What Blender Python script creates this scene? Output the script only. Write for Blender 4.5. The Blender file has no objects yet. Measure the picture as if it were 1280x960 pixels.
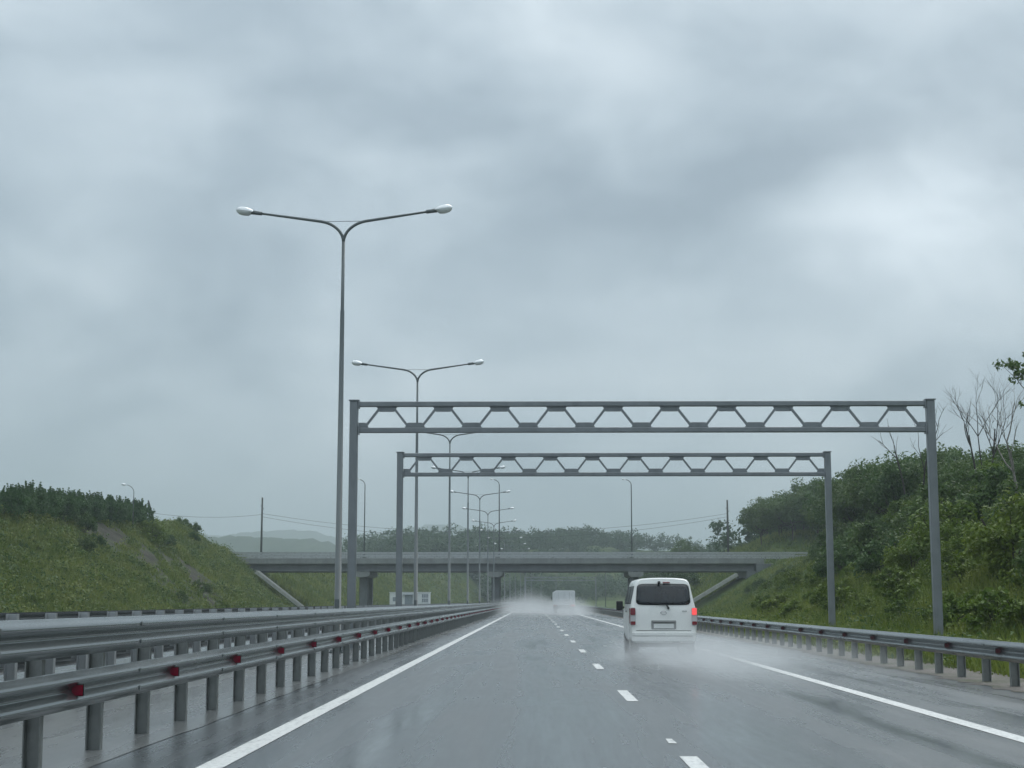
import bpy, math, random
import numpy as np
from mathutils import Vector, Matrix, Euler
random.seed(7); RNG = np.random.default_rng(11)
S = bpy.context.scene
COL = S.collection
R = math.radians

# ------------------------------------------------------------------ camera
F = 1922.0                                   # focal length in pixels of a 1280 px wide frame
CAM = Vector((0, 0, 1.35))
PITCH = math.atan(272 / F); YAW = math.atan(26 / F)
cd = bpy.data.cameras.new('camera'); cam = bpy.data.objects.new('camera', cd); COL.objects.link(cam)
cam.location = CAM; cam.rotation_euler = Euler((R(90) + PITCH, 0, YAW))
cd.sensor_width = 36; cd.lens = 36 * F / 1280; cd.clip_end = 20000; cd.clip_start = 0.1
S.camera = cam
CM = cam.rotation_euler.to_matrix()
def P(px, py, Y):
    d = CM @ Vector(((px - 640) / F, -(py - 480) / F, -1))
    return CAM + d * (Y / d.y)

# ------------------------------------------------------------------ helpers
class MB:
    def __init__(s): s.v = []; s.f = []
    def add(s, vs, fs):
        o = len(s.v); s.v += [tuple(v) for v in vs]; s.f += [tuple(i + o for i in f) for f in fs]
    def box(s, x0, x1, y0, y1, z0, z1):
        vs = [(x, y, z) for z in (z0, z1) for y in (y0, y1) for x in (x0, x1)]
        s.add(vs, [(0, 2, 3, 1), (4, 5, 7, 6), (0, 1, 5, 4), (2, 6, 7, 3), (0, 4, 6, 2), (1, 3, 7, 5)])
    def bar(s, a, b, w, h, up=(0, 0, 1)):
        a = Vector(a); b = Vector(b); d = (b - a).normalized(); u = Vector(up)
        if abs(d.dot(u)) > .99: u = Vector((0, 1, 0))
        r = d.cross(u).normalized(); u = r.cross(d)
        vs = []
        for p in (a, b):
            for i, j in ((-1, -1), (1, -1), (1, 1), (-1, 1)): vs.append(p + r * (i * w / 2) + u * (j * h / 2))
        s.add(vs, [(0, 1, 2, 3), (7, 6, 5, 4), (0, 4, 5, 1), (1, 5, 6, 2), (2, 6, 7, 3), (3, 7, 4, 0)])
    def tube(s, pts, rad, n=8, cap=True):
        pts = [Vector(p) for p in pts]
        if not hasattr(rad, '__len__'): rad = [rad] * len(pts)
        rings = []; pu = None
        for i, p in enumerate(pts):
            d = (pts[min(i + 1, len(pts) - 1)] - pts[max(i - 1, 0)]).normalized()
            u = pu if pu is not None else (Vector((0, 1, 0)) if abs(d.y) < .9 else Vector((1, 0, 0)))
            u = (u - d * u.dot(d)).normalized(); pu = u; w = d.cross(u)
            rings.append([p + (u * math.cos(2 * math.pi * k / n) + w * math.sin(2 * math.pi * k / n)) * rad[i] for k in range(n)])
        vs = [v for r_ in rings for v in r_]; fs = []
        for i in range(len(pts) - 1):
            for k in range(n):
                k2 = (k + 1) % n
                fs.append((i * n + k, i * n + k2, (i + 1) * n + k2, (i + 1) * n + k))
        if cap: fs += [tuple(range(n))[::-1], tuple((len(pts) - 1) * n + k for k in range(n))]
        s.add(vs, fs)
    def prism(s, poly, y0, y1):          # poly: (x, z) outline extruded along y
        n = len(poly)
        vs = [(x, y0, z) for x, z in poly] + [(x, y1, z) for x, z in poly]
        s.add(vs, [tuple(range(n)), tuple(range(2 * n - 1, n - 1, -1))] + [(i, i + n, (i + 1) % n + n, (i + 1) % n) for i in range(n)])
    def build(s, name, mat, parent=None, smooth=False, bevel=0):
        me = bpy.data.meshes.new(name); me.from_pydata([tuple(v) for v in s.v], [], s.f); me.update()
        if smooth: me.polygons.foreach_set('use_smooth', [True] * len(me.polygons))
        o = bpy.data.objects.new(name, me); COL.objects.link(o)
        if mat: me.materials.append(mat)
        if parent: o.parent = parent
        if bevel:
            m = o.modifiers.new('bevel', 'BEVEL'); m.width = bevel; m.segments = 2; m.limit_method = 'ANGLE'
        return o
def fixn(o):
    import bmesh
    bm = bmesh.new(); bm.from_mesh(o.data); bmesh.ops.recalc_face_normals(bm, faces=bm.faces); bm.to_mesh(o.data); bm.free(); return o
def tag(o, label=None, cat=None, group=None, kind=None):
    if label: o['label'] = label
    if cat: o['category'] = cat
    if group: o['group'] = group
    if kind: o['kind'] = kind
    return o
def thing(name, label, cat, loc=(0, 0, 0), rz=0, group=None):
    o = bpy.data.objects.new(name, None); COL.objects.link(o); o.location = loc; o.rotation_euler = (0, 0, rz)
    return tag(o, label, cat, group)
def copy_tree(o, parent=None):
    c = o.copy(); COL.objects.link(c)
    if parent: c.parent = parent
    for ch in list(o.children): copy_tree(ch, c)
    return c
def npmesh(name, V, Fa, mat, n=None, attrs=None, smooth=False):
    """V (N,3), Fa (M,k) arrays -> object"""
    me = bpy.data.meshes.new(name); V = np.asarray(V, np.float32); Fa = np.asarray(Fa, np.int32); k = Fa.shape[1]
    me.vertices.add(len(V)); me.vertices.foreach_set('co', V.ravel())
    me.loops.add(Fa.size); me.loops.foreach_set('vertex_index', Fa.ravel())
    me.polygons.add(len(Fa)); me.polygons.foreach_set('loop_start', np.arange(0, Fa.size, k, dtype=np.int32))
    me.polygons.foreach_set('loop_total', np.full(len(Fa), k, np.int32))
    if smooth: me.polygons.foreach_set('use_smooth', np.ones(len(Fa), bool))
    me.update(calc_edges=True); me.validate()
    for an, dat in (attrs or {}).items():
        a = me.attributes.new(an, 'FLOAT', 'POINT'); a.data.foreach_set('value', np.asarray(dat, np.float32))
    me.materials.append(mat)
    o = bpy.data.objects.new(name, me); COL.objects.link(o); return o

# ------------------------------------------------------------------ materials
class NT:
    def __init__(s, m): s.t = m.node_tree; s.n = s.t.nodes; s.l = s.t.links
    def new(s, ty, **kw):
        n = s.n.new(ty)
        for k, v in kw.items(): setattr(n, k, v)
        return n
    def link(s, a, b): s.l.new(a, b)
    def coord(s, out='Object', scale=(1, 1, 1)):
        c = s.new('ShaderNodeTexCoord'); m = s.new('ShaderNodeMapping'); m.inputs['Scale'].default_value = scale
        s.link(c.outputs[out], m.inputs['Vector']); return m.outputs['Vector']
    def pos(s, scale=(1, 1, 1)):
        c = s.new('ShaderNodeNewGeometry'); m = s.new('ShaderNodeMapping'); m.inputs['Scale'].default_value = scale
        s.link(c.outputs['Position'], m.inputs['Vector']); return m.outputs['Vector']
    def noise(s, vec, scale, detail=4, rough=.55, dist=0):
        n = s.new('ShaderNodeTexNoise'); n.inputs['Scale'].default_value = scale; n.inputs['Detail'].default_value = detail
        n.inputs['Roughness'].default_value = rough; n.inputs['Distortion'].default_value = dist
        if vec is not None: s.link(vec, n.inputs['Vector'])
        return n.outputs['Fac']
    def ramp(s, fac, stops):
        r = s.new('ShaderNodeValToRGB'); e = r.color_ramp.elements
        while len(e) < len(stops): e.new(.5)
        for el, (p, c) in zip(e, stops):
            el.position = p; el.color = (c, c, c, 1) if not hasattr(c, '__len__') else (*c, 1)
        s.link(fac, r.inputs['Fac']); return r.outputs['Color']
    def mix(s, fac, a, b, mode='MIX'):
        m = s.new('ShaderNodeMix', data_type='RGBA', blend_type=mode)
        for sock, v in ((m.inputs[0], fac), (m.inputs[6], a), (m.inputs[7], b)):
            if hasattr(v, 'is_linked') or hasattr(v, 'links'): s.link(v, sock)
            elif hasattr(v, '__len__'): sock.default_value = (*v, 1) if len(v) == 3 else v
            else: sock.default_value = v if sock.type == 'VALUE' else (v, v, v, 1)
        return m.outputs[2]
    def math(s, op, a, b=None, c=None, clamp=False):
        m = s.new('ShaderNodeMath', operation=op, use_clamp=clamp)
        for i, v in enumerate((a, b, c)):
            if v is None: continue
            if hasattr(v, 'links'): s.link(v, m.inputs[i])
            else: m.inputs[i].default_value = v
        return m.outputs[0]
    def vmath(s, op, a, b=None):
        m = s.new('ShaderNodeVectorMath', operation=op)
        for i, v in enumerate((a, b)):
            if v is None: continue
            if hasattr(v, 'links'): s.link(v, m.inputs[i])
            else: m.inputs[i].default_value = v
        return m
    def bump(s, h, strength, dist=.02):
        b = s.new('ShaderNodeBump'); b.inputs['Strength'].default_value = strength; b.inputs['Distance'].default_value = dist
        s.link(h, b.inputs['Height']); return b.outputs['Normal']
def mat(name):
    m = bpy.data.materials.new(name); m.use_nodes = True
    nt = NT(m); return m, nt, nt.n['Principled BSDF']
def simple(name, col, rough=.5, metal=0, spec=.5, var=.25, scale=3.0, dirt=None, coat=0, emit=None, es=0):
    m, nt, b = mat(name)
    v = nt.noise(nt.coord('Object'), scale, 5)
    lo = tuple(c * (1 - var) for c in col); hi = tuple(min(1, c * (1 + var)) for c in col)
    c = nt.ramp(v, [(.3, lo), (.7, hi)])
    if dirt:
        d = nt.ramp(nt.noise(nt.coord('Object', (1, 1, .25)), scale * 2.3, 6, .65), [(.5, 0), (.75, 1)])
        c = nt.mix(nt.math('MULTIPLY', d, dirt[1]), c, dirt[0])
    nt.link(c, b.inputs['Base Color'])
    nt.link(nt.ramp(v, [(.25, max(.03, rough - .1)), (.75, min(1, rough + .1))]), b.inputs['Roughness'])
    b.inputs['Metallic'].default_value = metal; b.inputs['Specular IOR Level'].default_value = spec
    if coat: b.inputs['Coat Weight'].default_value = coat; b.inputs['Coat Roughness'].default_value = .08
    if emit: b.inputs['Emission Color'].default_value = (*emit, 1); b.inputs['Emission Strength'].default_value = es
    return m
M = {}
M['galv_post'] = simple('galvanised_post', (.40, .42, .43), .4, .5, var=.15, scale=4, dirt=((.2, .2, .2), .5))
M['post'] = simple('barrier_post_steel', (.25, .265, .26), .5, .45, var=.25, scale=4, dirt=((.10, .10, .095), .6))
M['gantry'] = simple('gantry_grey_paint', (.20, .22, .235), .4, .15, var=.12, scale=1.2, dirt=((.09, .1, .11), .4))
M['lamp_pole'] = simple('lamp_pole_steel', (.125, .145, .15), .45, .4, var=.15, scale=1.5)
M['lamp_head'] = simple('lamp_head_shell', (.74, .77, .79), .2, .35, var=.06)
M['lamp_glass'] = simple('lamp_glass', (.75, .78, .8), .12, 0, var=.04)
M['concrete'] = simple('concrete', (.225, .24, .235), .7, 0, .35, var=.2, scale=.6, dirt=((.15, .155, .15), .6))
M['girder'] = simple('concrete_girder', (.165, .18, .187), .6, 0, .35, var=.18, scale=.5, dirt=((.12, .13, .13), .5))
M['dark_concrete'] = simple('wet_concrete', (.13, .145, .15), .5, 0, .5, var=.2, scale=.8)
M['chute'] = simple('drain_concrete', (.36, .37, .35), .65, 0, .4, var=.2, scale=1.5, dirt=((.2, .2, .18), .5))
M['red'] = simple('red_reflector', (.27, .008, .032), .2, 0, .6, var=.15)
M['dark_red'] = simple('dull_red_reflector', (.13, .035, .04), .35, 0, .5, var=.2)
M['black'] = simple('black_plastic', (.018, .02, .022), .45, 0, .5, var=.2)
M['rubber'] = simple('tyre_rubber', (.02, .02, .021), .7, 0, .4, var=.2)
M['white_paint'] = simple('white_car_paint', (.84, .85, .83), .3, 0, .5, var=.02, scale=1.2, dirt=((.55, .54, .50), .22), coat=.5)
M['dark_glass'] = simple('tinted_glass', (.014, .019, .024), .06, 0, .65, var=.2)
M['tail_red'] = simple('tail_lamp_red', (.19, .010, .016), .12, 0, .6, var=.1)
M['tail_clear'] = simple('tail_lamp_clear', (.5, .5, .5), .12, 0, .6, var=.1)
M['tail_lit'] = simple('tail_lamp_lit', (.6, .05, .05), .2, 0, .5, var=.02, emit=(1, .10, .10), es=.55)
M['plate'] = simple('number_plate', (.78, .79, .78), .4, 0, .5, var=.05)
M['plate_rim'] = simple('plate_recess', (.33, .335, .33), .5, 0, .5, var=.1)
M['chrome'] = simple('chrome', (.55, .56, .57), .15, .9, var=.05)
M['under'] = simple('underbody', (.03, .032, .034), .7, 0, .3, var=.2)
M['truck_white'] = simple('truck_box_white', (.72, .75, .77), .45, 0, .4, var=.05, dirt=((.45, .46, .46), .4))
M['pink_red'] = simple('truck_lamp', (.55, .08, .09), .2, 0, .5, var=.05, emit=(1, .2, .2), es=.35)
M['cabin'] = simple('cabin_white', (.70, .73, .75), .5, 0, .4, var=.06)
M['cabin_grey'] = simple('cabin_grey', (.25, .29, .33), .4, 0, .4, var=.1)
M['wood_pole'] = simple('wooden_pole', (.07, .075, .07), .8, 0, .3, var=.3, scale=5)
M['wire'] = simple('wire', (.05, .06, .065), .6, 0, .3, var=.1)
M['bark'] = simple('bark', (.06, .052, .042), .85, 0, .2, var=.35, scale=8)
M['dead_wood'] = simple('dead_wood', (.05, .046, .042), .85, 0, .2, var=.3, scale=6)
M['birch'] = simple('birch_bark', (.22, .205, .19), .8, 0, .2, var=.35, scale=7, dirt=((.10, .085, .075), .8))

def beam_mat(name, c0, c1):
    m, nt, b = mat(name)
    v = nt.noise(nt.pos((1.2, .10, 1.2)), 1.6, 4, .5); d = nt.noise(nt.pos((2, .6, 9)), 1.3, 4, .55)
    c = nt.mix(nt.ramp(d, [(.52, 0), (.72, .6)]), nt.ramp(v, [(.3, c0), (.7, c1)]), tuple(x * .55 for x in c0))
    nt.link(c, b.inputs['Base Color']); nt.link(nt.ramp(v, [(.3, .16), (.7, .28)]), b.inputs['Roughness'])
    b.inputs['Metallic'].default_value = .45; b.inputs['Specular IOR Level'].default_value = 1.0; return m
M['galv'] = beam_mat('galvanised_steel', (.085, .105, .108), (.15, .17, .175))
M['rail_back'] = beam_mat('dark_rail_back', (.07, .08, .082), (.13, .14, .142))  # same steel finish in a darker tone, for the back of the far rail
def leaf_mat(name, dark, light, alt, hue=.12):
    m, nt, b = mat(name)
    oi = nt.new('ShaderNodeObjectInfo'); at = nt.new('ShaderNodeAttribute', attribute_name='tint')
    v = nt.noise(nt.pos(), .28, 4, .6)
    c = nt.mix(nt.math('ADD', nt.math('MULTIPLY', at.outputs['Fac'], .65), nt.math('MULTIPLY', nt.math('SUBTRACT', v, .33), 1.5), clamp=True), dark, light)
    c = nt.mix(nt.math('MULTIPLY', oi.outputs['Random'], .75), c, nt.mix(1, c, alt, 'MULTIPLY'))
    nt.link(c, b.inputs['Base Color']); b.inputs['Roughness'].default_value = .55; b.inputs['Specular IOR Level'].default_value = .3
    tr = nt.new('ShaderNodeBsdfTranslucent'); nt.link(c, tr.inputs['Color'])
    mx = nt.new('ShaderNodeMixShader'); mx.inputs[0].default_value = .3
    nt.link(b.outputs[0], mx.inputs[1]); nt.link(tr.outputs[0], mx.inputs[2]); nt.link(mx.outputs[0], nt.n['Material Output'].inputs[0])
    return m
M['leaf'] = leaf_mat('tree_leaves', (.032, .076, .024), (.092, .162, .046), (1.25, 1.0, .75))
M['leaf_dark'] = leaf_mat('dark_hedge_leaves', (.030, .075, .028), (.090, .165, .055), (.9, 1.05, .9))
M['leaf_bright'] = leaf_mat('bright_bush_leaves', (.050, .105, .013), (.145, .215, .030), (1.15, 1.0, .8))
M['leaf_far'] = leaf_mat('distant_leaves', (.024, .058, .028), (.064, .120, .050), (1.15, 1.0, .85))
M['blade'] = leaf_mat('grass_blades', (.066, .122, .022), (.225, .255, .066), (1.0, 1.0, 1.0))
M['weed'] = leaf_mat('tall_weeds', (.068, .130, .014), (.225, .265, .050), (1.0, 1.0, 1.0))

def ground_mat():
    m, nt, b = mat('grass_ground')
    at = nt.new('ShaderNodeAttribute', attribute_name='dirt')
    v = nt.noise(nt.pos(), .22, 6, .6); w = nt.noise(nt.pos(), 2.2, 5, .65)
    c = nt.ramp(v, [(.25, (.045, .085, .022)), (.5, (.085, .130, .034)), (.75, (.140, .155, .058))])
    c = nt.mix(nt.ramp(w, [(.35, 0), (.7, .55)]), c, (.028, .045, .018))
    d = nt.ramp(nt.noise(nt.pos(), .9, 5, .7), [(.3, (.034, .036, .028)), (.7, (.078, .072, .060))])
    patch = nt.ramp(nt.noise(nt.pos(), .12, 4, .6), [(.60, 0), (.72, .55)])
    c = nt.mix(nt.math('MAXIMUM', at.outputs['Fac'], patch), c, d)
    nt.link(c, b.inputs['Base Color']); b.inputs['Roughness'].default_value = .9; b.inputs['Specular IOR Level'].default_value = .15
    nt.link(nt.bump(w, .8, .25), b.inputs['Normal'])
    return m
M['ground'] = ground_mat()

def road_mat(name, base, r0, r1, streak=True, bstr=.25):
    m, nt, b = mat(name)
    p = nt.pos()
    fine = nt.noise(p, 70, 3, .6)
    blot = nt.noise(nt.pos((1, .22, 1)), .5, 6, .62, .5)
    st = nt.noise(nt.pos((1.0, .010, 1)), 1.15, 3, .5)          # wheel tracks: long streaks along the road
    st2 = nt.noise(nt.pos((1.0, .03, 1)), 4.0, 4, .55)
    mixv = nt.math('ADD', nt.math('MULTIPLY', blot, .42), nt.math('ADD', nt.math('MULTIPLY', st, .36), nt.math('MULTIPLY', st2, .22)))
    sp_ = nt.new('ShaderNodeSeparateXYZ'); nt.link(nt.pos(), sp_.inputs[0]); tr_ = None
    for xc in (-1.45, .15, 2.35, 3.85, -12.6, -10.9, -9.3):
        g_ = nt.math('POWER', 2.718, nt.math('MULTIPLY', nt.math('POWER', nt.math('MULTIPLY', nt.math('SUBTRACT', sp_.outputs[0], xc), 3.2), 2.0), -1.0))
        tr_ = g_ if tr_ is None else nt.math('ADD', tr_, g_)
    tr_ = nt.math('MULTIPLY', tr_, nt.math('ADD', .35, nt.noise(nt.pos((.8, .02, 1)), 1.2, 3)))
    mixv = nt.math('SUBTRACT', mixv, nt.math('MULTIPLY', nt.math('SUBTRACT', tr_, .3), .05))
    lo = tuple(c * .75 for c in base); hi = tuple(c * 1.3 for c in base)
    c = nt.mix(nt.ramp(fine, [(.35, 0), (.7, .35)]), nt.ramp(mixv, [(.38, lo), (.62, hi)]), tuple(c * 1.7 for c in base))
    nt.link(c, b.inputs['Base Color'])
    nt.link(nt.ramp(mixv, [(.40, r0), (.60, r1)]), b.inputs['Roughness'])
    b.inputs['IOR'].default_value = 1.5
    nt.link(nt.bump(fine, bstr, .003), b.inputs['Normal'])
    return m
M['road'] = road_mat('wet_asphalt', (.060, .069, .075), .15, .38, bstr=.05)
M['median'] = road_mat('wet_median', (.10, .105, .105), .16, .34, bstr=.12)
def gravel_mat():
    m, nt, b = mat('gravel_verge'); v = nt.noise(nt.pos(), 9, 5, .7); u = nt.noise(nt.pos(), .8, 4)
    c = nt.ramp(v, [(.3, (.07, .068, .06)), (.7, (.21, .18, .165))]); c = nt.mix(nt.ramp(u, [(.45, 0), (.65, .8)]), c, (.05, .07, .025))
    nt.link(c, b.inputs['Base Color']); b.inputs['Roughness'].default_value = .75; nt.link(nt.bump(v, 1, .05), b.inputs['Normal']); return m
M['gravel'] = gravel_mat()
def paint_mat():
    m, nt, b = mat('road_paint'); v = nt.noise(nt.pos(), 14, 5, .7)
    wn = nt.noise(nt.pos((1, .12, 1)), 9, 5, .7); c = nt.ramp(v, [(.30, (.36, .37, .37)), (.5, (.66, .67, .66)), (.8, (.76, .77, .76))]); c = nt.mix(nt.ramp(wn, [(.52, 0), (.72, .6)]), c, (.22, .23, .235))
    nt.link(c, b.inputs['Base Color']); b.inputs['Roughness'].default_value = .4; return m
M['paint'] = paint_mat()
def hill_mat():
    m, nt, b = mat('wooded_hill'); v = nt.noise(nt.pos(), .03, 6, .7)
    nt.link(nt.ramp(v, [(.3, (.022, .04, .022)), (.7, (.05, .075, .04))]), b.inputs['Base Color']); b.inputs['Roughness'].default_value = .95
    b.inputs['Specular IOR Level'].default_value = .1; return m
M['hill'] = hill_mat()

# ------------------------------------------------------------------ world and sun
w = bpy.data.worlds.new('World'); S.world = w; w.use_nodes = True
nt = NT(w); bg = nt.n['Background']
sky = nt.new('ShaderNodeTexSky', sky_type='NISHITA'); sky.sun_disc = False
SUN_EL, SUN_AZ = R(48), R(25)
sky.sun_elevation = SUN_EL; sky.sun_rotation = SUN_AZ; sky.dust_density = 3
tc = nt.new('ShaderNodeTexCoord'); D = tc.outputs['Generated']
sx = nt.new('ShaderNodeSeparateXYZ'); nt.link(D, sx.inputs[0])
mp = nt.new('ShaderNodeMapping'); mp.inputs['Location'].default_value = (1.1, 4.7, 2.9); mp.inputs['Rotation'].default_value = (0, R(-14), 0); mp.inputs['Scale'].default_value = (1, 1, 1.75)
nt.link(D, mp.inputs['Vector'])
n1 = nt.noise(mp.outputs[0], 4.6, 7, .47, .5)
n2 = nt.noise(mp.outputs[0], 13, 6, .5, .6)
cl = nt.math('ADD', nt.math('MULTIPLY', n1, .8), nt.math('MULTIPLY', n2, .2))
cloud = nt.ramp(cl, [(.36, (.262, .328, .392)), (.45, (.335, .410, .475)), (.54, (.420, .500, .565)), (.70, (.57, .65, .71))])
# a thinner place in the cloud where more light comes through
def glow(px, py, k):
    d = (P(px, py, 100) - CAM).normalized()
    dt = nt.vmath('DOT_PRODUCT', nt.vmath('NORMALIZE', D).outputs[0], tuple(d)).outputs['Value']
    return nt.math('POWER', nt.math('MAXIMUM', dt, 0.0), k)
g = nt.math('MULTIPLY', glow(1085, 300, 900), nt.math('ADD', .35, n2))
g2 = nt.math('MULTIPLY', glow(1280, 345, 350), nt.math('MULTIPLY', n2, .3))
g3 = nt.math('ADD', nt.math('MULTIPLY', glow(1175, 262, 1100), nt.math('MULTIPLY', n2, .17)), nt.math('MULTIPLY', glow(1270, 225, 700), nt.math('MULTIPLY', n2, .14)))
gg = nt.math('ADD', nt.math('MULTIPLY', g, .20), nt.math('ADD', nt.math('MULTIPLY', g2, .25), g3))
cl2 = nt.mix(gg, cloud, (1.0, 1.02, 1.03), 'ADD')
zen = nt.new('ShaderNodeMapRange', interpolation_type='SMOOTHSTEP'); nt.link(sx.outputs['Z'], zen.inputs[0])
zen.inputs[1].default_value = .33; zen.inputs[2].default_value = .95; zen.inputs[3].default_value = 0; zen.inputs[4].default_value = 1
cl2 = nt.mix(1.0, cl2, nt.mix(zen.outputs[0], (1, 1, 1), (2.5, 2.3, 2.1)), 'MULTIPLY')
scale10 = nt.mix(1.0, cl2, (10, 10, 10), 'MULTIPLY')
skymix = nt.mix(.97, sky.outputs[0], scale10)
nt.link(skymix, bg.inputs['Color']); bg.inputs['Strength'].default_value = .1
ld = bpy.data.lights.new('sun', 'SUN'); ld.energy = .9; ld.angle = R(40); ld.color = (1, .97, .93)
lo = bpy.data.objects.new('sun', ld); COL.objects.link(lo)
sd = Vector((math.sin(SUN_AZ) * math.cos(SUN_EL), math.cos(SUN_AZ) * math.cos(SUN_EL), math.sin(SUN_EL)))
lo.rotation_euler = sd.to_track_quat('Z', 'Y').to_euler(); lo.location = (0, 0, 60)

# ------------------------------------------------------------------ the course of the road and the lie of the land
def off(Y):
    return 1.2e-4 * max(0, Y - 200) ** 2 + 1.1e-3 * max(0, Y - 390) ** 2
offv = np.vectorize(off)
def ss(a, b, x):
    t = np.clip((np.asarray(x, float) - a) / (b - a), 0, 1); return t * t * (3 - 2 * t)
_ph = [(random.uniform(.02, .5), random.uniform(.02, .5), random.uniform(0, 6.28)) for _ in range(14)]
def wob(X, Y):
    X = np.asarray(X, float); Y = np.asarray(Y, float); s = 0
    for a, b, p in _ph: s = s + np.sin(a * X + b * Y + p) * .35 / (1 + 6 * (a + b))
    return s
def hgt(X, Y):
    X = np.asarray(X, float); Y = np.asarray(Y, float)
    xr = X - offv(Y)
    fl = -27.5 - 3.5 * ss(150, 205, Y)                          # foot of the left bank
    fr = 12.2 + 8.8 * ss(70, 195, Y)                            # foot of the right bank
    hl = 7.3 + 1.9 * ss(95, 160, Y) - 1.6 * ss(170, 205, Y) + 1.2 * ss(225, 330, Y) + 5 * ss(350, 560, Y)
    hr = 6.9 - .9 * ss(165, 200, Y) + 4 * ss(260, 450, Y)
    wl = 12.5 - 2.5 * ss(180, 205, Y); wr = 13.0 - 2.5 * ss(150, 205, Y)
    dl = np.clip((fl - xr) / wl, 0, 1); dr = np.clip((xr - fr) / wr, 0, 1)
    sm = lambda t: t
    z = hl * sm(dl) + hr * sm(dr)
    wb = wob(X, Y); e = np.clip(np.maximum((fl - xr), (xr - fr)) / 6, 0, 1)
    z = z + wb * .9 * e
    z = z + 1.7 * np.exp(-(((Y - 187) / 12) ** 2 + ((X + 44.5) / 5) ** 2))     # small knoll beside the overpass
    z = z + 5.0 * ss(27, 60, xr) * ss(30, 110, Y) * (1 - ss(210, 300, Y)) * .25
    z = z + 5.0 * ss(27, 38, xr) * ss(219, 231, Y) * (1 - ss(300, 370, Y))
    # wooded rise that closes the view
    out = ss(14, 60, np.abs(xr))
    z = z + 6.5 * ss(430, 590, Y) * ss(-85, -35, X) * np.maximum(out, ss(600, 680, Y)) - 7 * ss(360, 480, Y) * ss(-60, -110, X)
    z = z + 3 * ss(470, 600, Y) * ss(-10, 30, X)
    return z - .06
def hz(x, y): return float(hgt(x, y))
def axis(segs):
    a = []
    for s, e, st in segs: a += list(np.arange(s, e, st))
    return np.array(a + [segs[-1][1]])
xs = axis([(-3000, -400, 260), (-400, -120, 20), (-120, -52, 4), (-52, 60, 1.0), (60, 130, 5), (130, 400, 27), (400, 3000, 260)])
ys = axis([(-80, 20, 10), (20, 230, 1.5), (230, 470, 4), (470, 760, 10), (760, 1400, 80), (1400, 4400, 500)])
XX, YY = np.meshgrid(xs, ys); ZZ = hgt(XX, YY)
near = (YY > 20) & (YY < 230)
ZZ = ZZ + np.where(near & (ZZ > .3), RNG.normal(0, .07, ZZ.shape), 0)
nx, ny = len(xs), len(ys)
idx = np.arange(nx * ny).reshape(ny, nx)
FA = np.stack([idx[:-1, :-1], idx[:-1, 1:], idx[1:, 1:], idx[1:, :-1]], -1).reshape(-1, 4)
def dirt(X, Y):
    band = np.exp(-((Y - 141 - 4 * np.sin(X * .5)) / 10.0) ** 2) * .85 * ss(-44, -39, X) * (1 - ss(-30, -27, X))
    red = np.exp(-((Y - 180) / 11) ** 2) * ss(-50, -45, X) * (1 - ss(-44, -41, X)) * .9
    rt = np.exp(-(((Y - 182) / 9) ** 2 + ((X - 29) / 3.0) ** 2)) * .8
    return np.clip((band * 1.4 + red + rt) * (.85 + 1.5 * wob(X * 7, Y * 5) + .35 * np.sin(X * 2.1 + 1.7 * np.sin(Y * .9))), 0, 1)
terrain = npmesh('terrain', np.stack([XX, YY, ZZ], -1).reshape(-1, 3), FA, M['ground'], attrs={'dirt': dirt(XX, YY).ravel()}, smooth=True)
tag(terrain, kind='structure')

def strip(name, x0, x1, y0, y1, z, m, step=6, nxs=1, jag=0):
    Y = np.arange(y0, y1 + step, step) if step >= 1 else np.concatenate([np.arange(y0, 8, 8), np.arange(8, 90, step), np.arange(90, y1 + 3, 3)]); mb = MB(); n = len(Y)
    for y in Y:
        a = x0 + (random.uniform(-jag, jag)); b_ = x1 + random.uniform(-jag, jag)
        mb.v += [(a + off(y), y, z), (b_ + off(y), y, z)]
    mb.f = [(2 * i, 2 * i + 1, 2 * i + 3, 2 * i + 2) for i in range(n - 1)]
    return mb.build(name, m)
tag(strip('road', -4.0, 7.7, -40, 640, 0, M['road']), kind='structure')
tag(strip('opposite_road', -18.2, -6.5, -40, 640, 0, M['road']), kind='structure')
tag(strip('median_strip', -6.85, -3.62, -40, 640, .005, M['median'], step=1.0, jag=.03), kind='structure')
tag(strip('gravel_verge', 7.25, 8.9, -40, 260, .005, M['gravel'], step=.35, jag=.16), kind='structure')
tag(strip('gravel_verge', -20.2, -17.6, -40, 260, .005, M['gravel'], step=3, jag=.2), kind='structure')
tag(strip('edge_line', -2.76, -2.54, -40, 620, .005, M['paint']), kind='structure')
tag(strip('edge_line', 4.72, 4.93, -40, 620, .005, M['paint']), kind='structure')
tag(strip('edge_line', -15.4, -15.2, -40, 620, .005, M['paint']), kind='structure')
tag(strip('edge_line', -7.9, -7.7, -40, 620, .005, M['paint']), kind='structure')
mb = MB()
for k in range(-3, 55):
    y1 = 13.85 + 10.15 * k; y0 = y1 - 2.6
    for xc in (1.36, -11.6): mb.add([(xc - .078 + off(y0), y0, .005), (xc + .078 + off(y0), y0, .005), (xc + .078 + off(y1), y1, .005), (xc - .078 + off(y1), y1, .005)], [(0, 1, 2, 3)])
mb.add([(1.30, 15.1, .005), (1.38, 15.1, .005), (1.37, 15.6, .005), (1.31, 15.6, .005)], [(0, 1, 2, 3)])
tag(mb.build('lane_dashes', M['paint']), kind='structure')

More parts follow.
